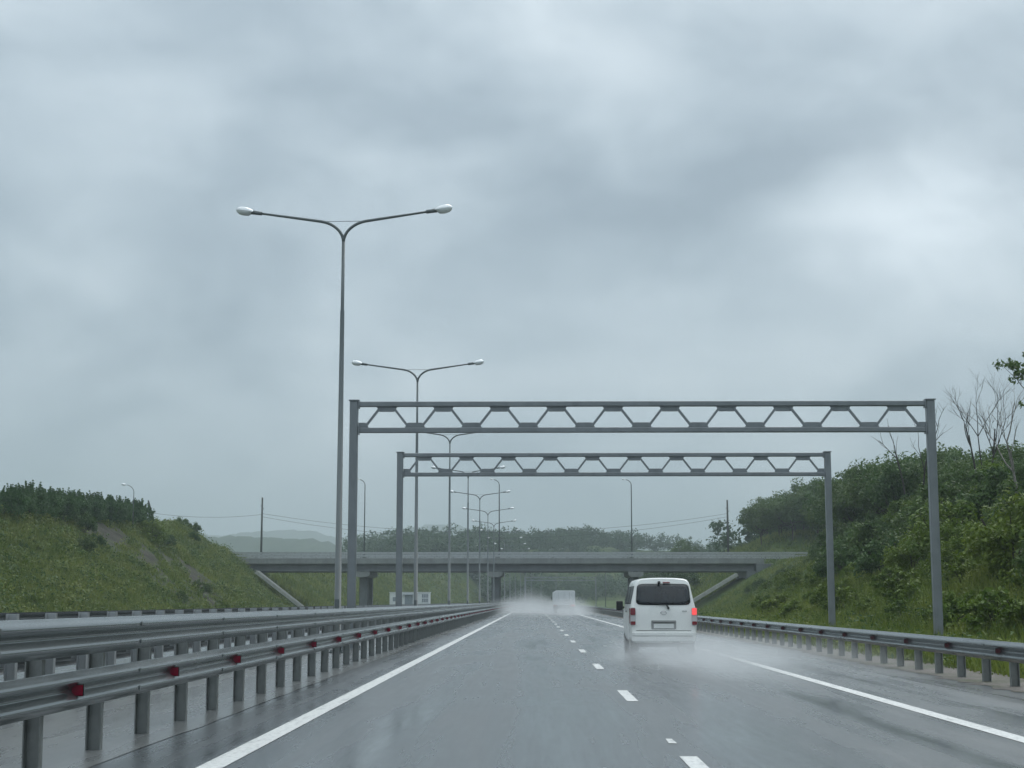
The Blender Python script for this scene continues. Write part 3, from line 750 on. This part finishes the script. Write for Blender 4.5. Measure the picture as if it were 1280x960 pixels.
# ------------------------------------------------------------------ utility poles and wires
def upole(px, ytop, Y, label):
    t = P(px, ytop, Y); zb = hz(t.x, Y); o = thing('utility_pole', label, 'utility pole', (t.x, Y, zb))
    m = MB(); m.tube([(0, 0, -.3), (0, 0, t.z - zb)], [.2, .14], 8); m.build('pole', M['wood_pole'], o, smooth=True)
    m = MB()
    for z, s in ((1.5, -1), (2.0, 1)): m.tube([(0, 0, t.z - zb - z), (s * .25, 0, t.z - zb - z + .02), (s * .25, 0, t.z - zb - z + .25)], .035, 6)
    m.build('insulator', M['wood_pole'], o); return t
uA = upole(328, 622, 262, 'dark bare utility pole behind the left end of the bridge')
uB = upole(909, 625, 262, 'dark utility pole behind the right end of the bridge, against the tree')
def wire(a, b, sag, label):
    m = MB(); a = Vector(a); b = Vector(b)
    m.tube([a.lerp(b, t) - Vector((0, 0, 4 * sag * t * (1 - t))) for t in np.linspace(0, 1, 33)], .022, 4); return tag(m.build('overhead_wire', M['wire']), label, 'wire')
wire(P(150, 634, 255), P(328, 643, 262), 1.0, 'thin overhead wire running left from the left utility pole above the knoll')
wire(P(328, 642, 262), P(909, 642, 262), 3.2, 'upper thin overhead wire sagging across the motorway between the two utility poles')
wire(P(328, 646, 262), P(909, 646, 262), 3.6, 'lower thin overhead wire sagging across the motorway between the two utility poles')
pA = P(160, 655, 150)
bl = P(166, 655, 150); single_lamp('thin single-arm lamp in front of the dark hedge on the left bank', (bl.x, 150, hz(bl.x, 150) - .1), P(166, 604, 150).z - hz(bl.x, 150) + .1, 0, r=.05)
b2 = P(757, 755, 400); single_lamp('pale single-arm lamp under the right span of the bridge', (b2.x, 400, hz(b2.x, 400)), P(757, 713, 400).z - hz(b2.x, 400), R(180), r=.13)
b3 = P(186, 640, 158); o = thing('leaning_stake', 'short dark stake leaning at the end of the hedge on the left bank', 'stake', (b3.x, 158, hz(b3.x, 158)))
m = MB(); m.tube([(.9, 0, -.2), (-.1, 0, 3.0)], [.12, .08], 6); m.build('stake_shaft', M['wood_pole'], o)

# ------------------------------------------------------------------ foliage
def leaves(centres, radii, counts, size, flat=.8, seed=0):
    g = np.random.default_rng(seed); V = []; Fs = []; T = []; o = 0
    for c, r, n, in zip(centres, radii, counts):
        d = g.normal(size=(n, 3)); d /= np.linalg.norm(d, axis=1)[:, None]
        rr = r * (g.random(n) ** .45)[:, None]; p = np.array(c) + d * rr * np.array([1, 1, flat])
        nrm = d * .6 + g.normal(size=(n, 3)) * .6 + np.array([0, 0, .35]); nrm /= np.linalg.norm(nrm, axis=1)[:, None]
        a = np.cross(nrm, g.normal(size=(n, 3))); a /= np.linalg.norm(a, axis=1)[:, None]; b = np.cross(nrm, a)
        s = (size * (.6 + .8 * g.random(n)))[:, None]
        q = np.stack([p - a * s * .9, p - b * s * .42, p + a * s * .9, p + b * s * .42], 1)
        V.append(q.reshape(-1, 3)); Fs.append(np.arange(4 * n).reshape(n, 4) + o); o += 4 * n
        base = g.random() * .6
        T.append(np.repeat(np.clip(base + .45 * g.random(n), 0, 1), 4))
    return np.concatenate(V), np.concatenate(Fs), np.concatenate(T)
def crown_clumps(g, n, cz, rx, rz_, r0, r1, low=.0):
    C = []; Rr = []
    for i in range(n):
        d = g.normal(size=3); d /= np.linalg.norm(d); k = g.random() ** .4
        if d[2] < 0: d[2] *= .7
        C.append((d[0] * rx * k, d[1] * rx * k, cz + d[2] * rz_ * k)); Rr.append(r0 + (r1 - r0) * g.random())
    return C, Rr
def limbs(mb, g, base, C, k, r):
    for i in range(min(k, len(C))):
        c = C[i]; st = Vector((0, 0, base * (.55 + .45 * g.random()))); e = Vector(c)
        mid = st.lerp(e, .5) + Vector((0, 0, -.15 * (e - st).length)); mb.tube([st, mid, e], [r * .55, r * .35, r * .12], 5, cap=False)
def make_plant(name, cat, kind, seed, H, W, nclump, nleaf, size, m, trunk=True):
    g = np.random.default_rng(seed)
    o = thing(name, 'x', cat)
    if kind == 'tree':
        cz = H * .62; C, Rr = crown_clumps(g, nclump, cz, W * .42, H * .34, W * .10, W * .2); tb = H * .5; r = .035 * H * .5
    elif kind == 'spike':                                        # narrow upright growth
        C = []; Rr = []
        for i in range(nclump):
            t = g.random(); a = g.random() * 6.28; rad = W * .5 * (1 - t * .75) * g.random() ** .5
            C.append((math.cos(a) * rad, math.sin(a) * rad, H * (.12 + .85 * t))); Rr.append(W * (.10 + .10 * (1 - t)))
        tb = H * .6; r = .02 * H
    else:
        C = []; Rr = []
        for i in range(nclump):
            a = g.random() * 6.28; rad = W * .46 * g.random() ** .5; top = H * (1 - .7 * (rad / (W * .5)) ** 2)
            if kind == 'hedge': top = H * .78 * (1 - .3 * (rad / (W * .5)) ** 4)
            C.append((math.cos(a) * rad, math.sin(a) * rad, top * (.15 + .75 * g.random() ** .6))); Rr.append(H * (.10 + .13 * g.random()))
        tb = H * .4; r = .018 * H
    if kind == 'hedge':
        for i in range(34):
            a = g.random() * 6.28; rad = W * .46 * g.random() ** .5; h0 = H * .55; h1 = H * (.75 + .3 * g.random()) * (1 - .30 * (rad / (W * .5)) ** 2); lx, ly = g.normal(0, .25, 2)
            for t in np.linspace(0, 1, 8): C.append((math.cos(a) * rad + lx * t, math.sin(a) * rad + ly * t, h0 + (h1 - h0) * t)); Rr.append(.24 * (1 - t) + .07)
    cnt = [max(5, int(nleaf / nclump * (.6 + .8 * g.random()) * (1 if i < nclump else .22))) for i in range(len(C))]
    V, Fa, T = leaves(C, Rr, cnt, size, .85, seed)
    c = npmesh('crown' if kind == 'tree' else 'foliage', V, Fa, m, attrs={'tint': T}); c.parent = o
    mb = MB(); mb.tube([(0, 0, -.4), (g.normal() * .1, g.normal() * .1, tb * .5), (g.normal() * .15, g.normal() * .15, tb)], [r, r * .8, r * .5], 6)
    if kind != 'tree':
        for s in range(4): a = g.random() * 6.28; mb.tube([(0, 0, -.2), (math.cos(a) * W * .3, math.sin(a) * W * .3, H * .6)], [r * .7, r * .3], 5)
    limbs(mb, g, tb, C, 9, r); mb.build('trunk' if kind == 'tree' else 'stem', M['bark'], o)
    return o
protos = {}
def proto(key, *a, **k): protos[key] = [make_plant(*a, **k), False]
proto('t1', 'tree', 'tree', 'tree', 1, 6.5, 5.5, 46, 5200, .15, M['leaf'])
proto('t2', 'tree', 'tree', 'tree', 2, 7.5, 5.0, 44, 5000, .16, M['leaf'])
proto('t3', 'tree', 'tree', 'tree', 3, 5.5, 6.0, 50, 5200, .14, M['leaf'])
proto('b1', 'bush', 'bush', 'bush', 4, 2.6, 3.4, 34, 4200, .11, M['leaf'])
proto('b2', 'bush', 'bush', 'bush', 5, 3.2, 3.0, 34, 4200, .12, M['leaf'])
proto('bb', 'bush', 'bush', 'bush', 6, 3.0, 3.4, 40, 5200, .10, M['leaf_bright'])
proto('bl', 'bush', 'bush', 'bush', 8, 1.5, 2.2, 22, 2400, .09, M['leaf_bright'])
proto('h1', 'hedge_shrub', 'shrub', 'hedge', 9, 3.5, 4.2, 50, 5000, .10, M['leaf_dark'])
proto('h2', 'hedge_shrub', 'shrub', 'hedge', 10, 4.0, 3.6, 46, 4600, .10, M['leaf_dark'])
def plant(key, x, y, label, group, s=1.0, sz=None, dz=0, z=None):
    o, used = protos[key]
    if used: o = copy_tree(o)
    else: protos[key][1] = True
    o.location = (x, y, (hz(x, y) if z is None else z) + dz); o.rotation_euler = (0, 0, random.uniform(0, 6.28)); o.scale = (s, s, sz or s)
    return tag(o, label, group=group)
def footR(y): return 12.2 + 8.8 * float(ss(70, 195, y)) + off(y)
def footL(y): return -27.5 - 3.5 * float(ss(150, 205, y)) + off(y)
def imgx(x, y): return 666 + x / y * F
PH = dict(t1=5.9, t2=6.8, t3=5.0, b1=2.75, b2=3.3, bb=3.15, bl=1.6)
def fit(k, x, y, s):
    ys_ = np.interp(imgx(x, y), [700, 895, 922, 935, 1000, 1070, 1130, 1180, 1280, 1340], [672, 668, 650, 636, 606, 578, 574, 568, 562, 560])
    if 925 < imgx(x, y) < 1018 and y < 205:
        gp = 752 - (hz(x, y) - 1.35) / y * F
        if gp > 692: ys_ = max(ys_, 704)
    room = 1.35 + (752 - ys_) / F * y - hz(x, y)
    return min(s, room / PH[k] * random.uniform(.80, 1.07))

# hedge along the top of the left bank
y = 92.0
LH = 'dark green shrub in the long hedge along the top of the left bank'
while y < 160:
    x = footL(y) - 13.2 + random.uniform(-1, 1)
    if imgx(x, y) > -160:
        k = random.choice(['h1', 'h1', 'h2']); plant(k, x, y, LH, 'hedge on the left bank', random.uniform(.66, .84) * (1.0 if y < 140 else 1.08), dz=-.3)
        if random.random() < .5: plant('h1', x - 2.5, y + 1.5, LH, 'hedge on the left bank', random.uniform(.62, .84), dz=-.3)
    y += random.uniform(1.7, 3.0)
for (px, py, Y, k, s, lab) in ((190, 668, 152, 'bb', .95, 'bright green bush below the end of the dark hedge on the left bank'), (205, 676, 156, 'b1', .7, 'mid green bush beside the leaning stake on the left bank'),
                          (104, 652, 132, 'b1', .8, 'rounded bush at the foot of the dark hedge, near the left bank lamp')):
    q = P(px, py, Y); plant(k, q.x, Y, lab, None, s, dz=-.3)
for i in range(9):
    Y = 186 + random.uniform(-5, 8); x = -44 + random.uniform(-4.5, 3.5); plant(random.choice(['b1', 'bl']), x, Y, 'low grey-green shrub on the knoll left of the bridge', 'shrubs on the knoll', random.uniform(.45, .8), dz=-.25)
for i in range(26):
    y = random.uniform(84, 196); x = footL(y) - random.uniform(1, 12)
    plant(random.choice(['bl', 'bl', 'b1']), x, y, 'low bush dotted over the grass slope of the left bank', 'low bushes on the left bank', random.uniform(.3, .62), dz=-.15)

# right bank: bushes on the slope, trees above
RB = 'mid green bush on the overgrown right bank'; RT = 'leafy green tree in the wood on top of the right bank'
pts = []
def free(x, y, d):
    for a, b, e in pts:
        if (a - x) ** 2 + (b - y) ** 2 < (min(d, e)) ** 2: return False
    pts.append((x, y, d)); return True
n = 0; tries = 0
while n < 165 and tries < 8000:
    tries += 1; y = random.uniform(34, 150) ; u = random.random()
    x = footR(y) + 1.2 + 14 * u ** 1.15 * (.8 if y < 100 else 1)
    if y > 105: x += 3
    ix = imgx(x, y)
    if ix > 1400 or ix < 930: continue
    if ix < 1030 and random.random() < .75: continue
    if y < 100 and x < footR(y) + 3.4 and random.random() < .7: continue
    if not free(x, y, 2.3): continue
    k = 'bb' if (ix > 1130 and random.random() < .36) else (random.choice(['b1', 'b2', 'b1', 'b2', 'bl']) if x > footR(y) + 4 and ix > 1030 else 'bl')
    lab = 'bright yellow-green bush on the right bank beyond the nearer gantry post' if k == 'bb' else ('small light green bush low on the right bank' if k == 'bl' else RB)
    grp = {'bb': 'bright bushes on the right bank', 'bl': 'small bushes on the right bank'}.get(k, 'bushes on the right bank')
    s_ = fit(k, x, y, random.uniform(.62, 1.15))
    if s_ < .3: continue
    plant(k, x, y, lab, grp, s_, dz=-.2); n += 1
n = 0; tries = 0; pts = []
while n < 120 and tries < 14000:
    tries += 1; y = random.uniform(62, 196); x = footR(y) + 11.5 + 20 * random.random() ** 1.3
    ix = imgx(x, y)
    if ix > 1400 or ix < 925: continue
    gp = 752 - (hz(x, y) - 1.35) / y * F
    if ix < 1035 and gp > 676: continue
    if not free(x, y, 2.9): continue
    k = random.choice(['t1', 't2', 't3']); s_ = fit(k, x, y, random.uniform(.85, 1.15) * (1.2 if y > 100 else 1))
    if s_ < .3: continue
    plant(k, x, y, RT, 'trees on top of the right bank', s_, dz=-.3); n += 1
# the tree that ends the wood by the utility pole
for i in range(46):
    y = random.uniform(226, 290); ix = random.uniform(950, 1065); x = (ix - 666) / F * y
    if not free(x, y, 2.6): continue
    k = random.choice(['t1', 't2', 't3']); s_ = fit(k, x, y, 1.5)
    if s_ > .3: plant(k, x, y, 'dark leafy tree on the rise behind the right end of the bridge', 'trees behind the right end of the bridge', s_, dz=-.4)
q = P(952, 665, 231); plant('t3', q.x, 231, 'dark tree at the left end of the wood, beside the right utility pole', None, fit('t3', q.x, 231, 1.3), dz=-.4)
for i in range(10):
    y = random.uniform(160, 196); x = footR(y) + random.uniform(4, 10); plant(random.choice(['bl', 'b1']), x, y, 'scrubby bush on the grass slope near the right end of the bridge', 'scrub by the right abutment', max(.25, fit('b1', x, y, random.uniform(.4, .75))), dz=-.15)
# beyond the bridge
for i in range(46):
    y = random.uniform(228, 420); x = footR(y) + random.uniform(3, 26)
    if 862 < imgx(x, y) < 948: continue
    plant(random.choice(['t1', 't2', 't3']), x, y, 'distant tree on the right bank beyond the bridge', 'trees beyond the bridge on the right', max(.3, fit('t1', x, y, random.uniform(.9, 1.25))), dz=-.3)

# the woods that close the view: one mass
def woods(n, fx, name, H0, H1, seed):
    g = np.random.default_rng(seed); V = []; Fa = []; T = []; o = 0
    for i in range(n):
        x, y = fx(g); H = H0 + (H1 - H0) * g.random(); z = hz(x, y) - 1.2; W = H * .9
        C, Rr = crown_clumps(g, 12, H * .52, W * .4, H * .44, W * .15, W * .26)
        v, f, t = leaves([(a + x, b + y, c + z) for a, b, c in C], Rr, [26] * 12, .50, .85, seed * 1000 + i)
        V.append(v); Fa.append(f + o); o += len(v); T.append(np.clip(t * .7 + .3 * g.random(), 0, 1))
    ob = npmesh(name, np.concatenate(V), np.concatenate(Fa), M['leaf_far'], attrs={'tint': np.concatenate(T)})
    return tag(ob, kind='stuff')
def fx1(g):
    while True:
        y = 470 + 200 * g.random() ** 1.2; x = -62 + 225 * g.random()
        if abs(x - off(y)) < 13 and y < 640: continue
        if x < -45 and y < 500: continue
        return x, y
woods(1000, fx1, 'distant_woods', 7.5, 11, 21)
def fx2(g):
    y = 260 + 220 * g.random(); return 34 + off(y) + 70 * g.random(), y
woods(150, fx2, 'roadside_woods', 6, 9, 22)

# grass and weeds
def grass(name, n, fx, h0, h1, wd, seed, m, blades=3):
    g = np.random.default_rng(seed); xy = fx(g, n); x, y = xy[:, 0], xy[:, 1]; n = len(x); z = hgt(x, y)
    V = []; T = []
    dd = dirt(x, y); tuft = np.clip(.45 + .35 * np.sin(x * .9 + 1.3 * np.sin(y * .35)) * np.sin(y * .5 + np.sin(x * .4)) + g.normal(0, .2, n), 0, 1)
    for b in range(blades):
        a = g.random(n) * 6.28; h = (h0 + (h1 - h0) * g.random(n) ** 1.6) * (1 - .6 * dd); w_ = wd * (.6 + .8 * g.random(n)); ln = h * (.2 + .5 * g.random(n)); a2 = g.random(n) * 6.28
        bx, by = x + g.normal(0, .08, n), y + g.normal(0, .08, n)
        p0 = np.stack([bx - np.cos(a) * w_, by - np.sin(a) * w_, z - .05], -1); p1 = np.stack([bx + np.cos(a) * w_, by + np.sin(a) * w_, z - .05], -1)
        p2 = np.stack([bx + np.cos(a2) * ln, by + np.sin(a2) * ln, z + h], -1)
        V.append(np.stack([p0, p1, p2], 1)); T.append(np.repeat(np.clip(tuft + g.normal(0, .12, n), 0, 1)[:, None], 3, 1))
    V = np.concatenate(V); T = np.concatenate(T)
    return tag(npmesh(name, V.reshape(-1, 3), np.arange(len(V) * 3).reshape(-1, 3), m, attrs={'tint': T.ravel()}), kind='stuff')
def fl(g, n):
    y = 62 + 144 * g.random(n); f = -27.5 - 3.5 * ss(150, 205, y); x = f + 1 - 17 * g.random(n); k = (666 + x / y * F) > -320
    keep = g.random(n) > dirt(x, y) * 1.15; return np.stack([x, y], -1)[k & keep]
grass('bank_grass', 56000, fl, .18, .62, .06, 31, M['blade'])
def fb(g, n):
    y = 214 + 260 * g.random(n); f = -30.5 + 1.2e-4 * np.maximum(0, y - 200) ** 2 + 1.1e-3 * np.maximum(0, y - 390) ** 2; x = f + 6 - 26 * g.random(n); return np.stack([x, y], -1)
grass('bank_grass', 26000, fb, .25, .9, .12, 37, M['blade'])
def fbr(g, n):
    y = 216 + 84 * g.random(n); x = 22 + 38 * g.random(n); return np.stack([x, y], -1)
grass('bank_grass', 9000, fbr, .25, .9, .11, 38, M['blade'])
def fr(g, n):
    y = 14 + 186 * g.random(n) ** 1.25; f = 12.2 + 8.8 * ss(70, 195, y); x = f - 3.4 + (3.4 + 15) * g.random(n); k = (666 + x / y * F) < 1750
    return np.stack([x, y], -1)[k]
grass('bank_grass', 46000, fr, .15, .6, .035, 32, M['blade'])
def fw(g, n):
    y = 14 + 90 * g.random(n); x = 8.6 + 8.5 * g.random(n) ** 1.1; k = (666 + x / y * F) < 1900; return np.stack([x, y], -1)[k]
grass('verge_weeds', 16000, fw, .2, .75, .022, 33, M['weed'])
def ff(g, n):
    y = 60 + 145 * g.random(n); x = 8.5 + (ss(70, 195, y) * 8.8 + 4) * g.random(n); return np.stack([x, y], -1)
grass('verge_weeds', 16000, ff, .15, .5, .05, 34, M['blade'])

def herbs(name, n, fx, r0, r1, per, size, seed, m):
    g = np.random.default_rng(seed); xy = fx(g, n); z = hgt(xy[:, 0], xy[:, 1]); n = len(xy)
    rr = r0 + (r1 - r0) * g.random(n) ** 2
    V, Fa, T = leaves(np.column_stack([xy, z + rr * .35]), rr, (per * (.5 + rr / r1)).astype(int), size, .75, seed)
    return tag(npmesh(name, V, Fa, m, attrs={'tint': T}), kind='stuff')
herbs('bank_herbs', 2000, fl, .3, .95, 46, .11, 41, M['blade'])
herbs('bank_herbs', 1100, fl, .4, 1.15, 50, .12, 42, M['leaf'])
herbs('bank_herbs', 420, fl, .3, 1.0, 50, .11, 47, M['leaf_bright'])
herbs('verge_herbs', 1500, fw, .2, .65, 60, .055, 43, M['weed'])
herbs('verge_herbs', 500, fw, .2, .7, 60, .055, 44, M['leaf'])
herbs('verge_herbs', 900, ff, .2, .7, 50, .075, 45, M['blade'])
herbs('bank_herbs', 420, fbr, .4, 1.3, 50, .13, 48, M['leaf'])
herbs('bank_herbs', 700, fr, .3, .9, 60, .08, 46, M['leaf'])

# bare trees on the right bank
def bare(label, base, H, mm, seed, spread=.35, leanx=0, levels=4, stems=1, leafy=False):
    g = random.Random(seed); t = thing('bare_tree', label, 'tree', base); tk = MB(); bk = MB(); tips = []
    def grow(mb, p, d, L, r, lv):
        pts = [p]; q = p
        for i in range(4):
            d = (d + Vector((g.gauss(0, .10), g.gauss(0, .10), g.gauss(.03, .05)))).normalized(); q = q + d * L / 4; pts.append(q)
        mb.tube(pts, [r * (1 - .13 * i) for i in range(5)], 6 if r > .04 else 4, cap=False)
        tips.append(q)
        if lv == 0: return
        for i in range(g.choice([2, 3, 3])):
            k = g.choice([2, 3, 4]); a = g.uniform(0, 6.28); s = spread * g.uniform(.6, 1.4)
            nd = (d + Vector((math.cos(a) * s * 1.6, math.sin(a) * s * 1.6, .12))).normalized()
            grow(bk, pts[k], nd, L * g.uniform(.5, .78), r * .5 * (1.1 if k < 4 else 1), lv - 1)
    for s in range(stems):
        a = g.uniform(0, 6.28); d = Vector((leanx + (.25 * math.cos(a) if stems > 1 else 0), .2 * math.sin(a) if stems > 1 else 0, 1)).normalized()
        grow(tk, Vector((g.uniform(-.3, .3) * (stems > 1), 0, -.3)), d, H * .5, .012 * H if stems == 1 else .010 * H, levels)
    tk.build('trunk', mm, t, smooth=True); bk.build('branch', mm, t, smooth=True)
    return t, tips
def at_px(px, py, Y): q = P(px, py, Y); return (q.x, Y, q.z)
bare('thin dead tree beneath the right end of the nearer gantry truss', at_px(1131, 612, 96), 4.8, M['dead_wood'], 3, .25, levels=2)
bare('forked dead tree half behind the nearer gantry post', at_px(1150, 612, 92), 5.6, M['dead_wood'], 5, .35, .25, levels=3)
bare('leaning dead tree left in the bare clump right of the gantry post', at_px(1222, 600, 84), 5.7, M['dead_wood'], 8, .30, -.22, levels=4)
bare('dead tree with several stems in the middle of the bare clump', at_px(1228, 600, 82), 5.3, M['dead_wood'], 13, .28, -.05, levels=4, stems=2)
bare('straight tall dead tree on the right of the bare clump', at_px(1240, 595, 86), 5.9, M['dead_wood'], 21, .22, .06, levels=4)
bare('pale birch with bare branches near the right edge', at_px(1270, 622, 70), 5.8, M['birch'], 33, .34, 0, levels=4)
# tall leafy tree just at the right edge
q = P(1300, 640, 64); t, tips = bare('tall sparse leafy tree reaching in at the right edge above the bank', tuple(q), 7.3, M['dead_wood'], 41, .35, -.02, levels=3)
t.name = 'tall_tree'
g = np.random.default_rng(5); C = [tuple(p) for p in tips if p.z > 4.4]; C = C[::1][:60]
V, Fa, T = leaves(C, [.34] * len(C), [46] * len(C), .12, .7, 77); c = npmesh('crown', V, Fa, M['leaf'], attrs={'tint': T}); c.parent = t

# ------------------------------------------------------------------ air: haze and road spray
def vol(name, dens, col=(.80, .86, .90), aniso=.2):
    m = bpy.data.materials.new(name); m.use_nodes = True; nt = NT(m); nt.n.remove(nt.n['Principled BSDF'])
    v = nt.new('ShaderNodeVolumePrincipled'); v.inputs['Color'].default_value = (*col, 1); v.inputs['Density'].default_value = dens; v.inputs['Anisotropy'].default_value = aniso
    nt.link(v.outputs[0], nt.n['Material Output'].inputs['Volume']); return m, nt, v
hm, _, _ = vol('haze_air', .00052, (.67, .75, .80), 0)
mb = MB(); mb.box(-3300, 3300, -120, 4700, -20, 235); tag(mb.build('haze', hm), kind='stuff')
def spray(x0, x1, y0, y1, z1, dens, seed, sc=1.0):
    """ellipsoidal cloud of road spray; thins out towards its skin and upwards"""
    m, nt, v = vol('spray_mist', 0, (.90, .93, .95), .1)
    c = nt.coord('Object')
    ln = nt.vmath('LENGTH', c).outputs['Value']
    fall = nt.math('POWER', nt.math('SUBTRACT', 1.0, ln, clamp=True), 1.3)
    tcw = nt.pos((.9 * sc, .35 * sc, 1.1 * sc)); n_ = nt.noise(tcw, 1.1, 5, .62, .8)
    k = nt.math('MULTIPLY', nt.math('SUBTRACT', nt.math('MULTIPLY', n_, 3.6), 1.05, clamp=False), fall, clamp=True)
    nt.link(nt.math('MULTIPLY', k, dens), v.inputs['Density'])
    mb = MB(); n1_, n2_ = 20, 10
    for j in range(n2_ + 1):
        th = math.pi / 2 * j / n2_
        for i in range(n1_): a = 2 * math.pi * i / n1_; mb.v.append((math.cos(a) * math.cos(th), math.sin(a) * math.cos(th), math.sin(th)))
    for j in range(n2_):
        for i in range(n1_): mb.f.append((j * n1_ + i, j * n1_ + (i + 1) % n1_, (j + 1) * n1_ + (i + 1) % n1_, (j + 1) * n1_ + i))
    mb.f.append(tuple(range(n1_))[::-1])
    o = mb.build('road_spray', m); o.location = ((x0 + x1) / 2, (y0 + y1) / 2, .03); o.scale = ((x1 - x0) / 2, (y1 - y0) / 2, z1)
    return tag(o, kind='stuff')
spray(1.1, 5.9, 29, 41, .80, .62, 1)
spray(2.2, 5.0, 22, 36, .5, .24, 6, 1.4)
spray(1.4, 8.6, 22, 50, .65, .17, 2, .8)
spray(-7.5, 7, 112, 275, 2.3, .055, 3, .3)
spray(-4.0, 3.0, 150, 225, 3.3, .045, 5, .35)
spray(.4, 7.0, 140, 178, 2.0, .27, 4, .5)

# ------------------------------------------------------------------ render settings
for p_ in protos.values():
    if not p_[1]: 
        for ch in list(p_[0].children): bpy.data.objects.remove(ch)
        bpy.data.objects.remove(p_[0])
vs = S.view_settings; vs.view_transform = 'Standard'; vs.look = 'None'; vs.exposure = .46; vs.gamma = 1; vs.use_curve_mapping = False
S.render.engine = 'CYCLES'; c_ = S.cycles
c_.use_denoising = True; c_.max_bounces = 6; c_.diffuse_bounces = 2; c_.glossy_bounces = 3; c_.volume_bounces = 1; c_.transparent_max_bounces = 8
c_.volume_step_rate = 2.0; c_.volume_max_steps = 64; c_.use_adaptive_sampling = True; c_.adaptive_threshold = .02
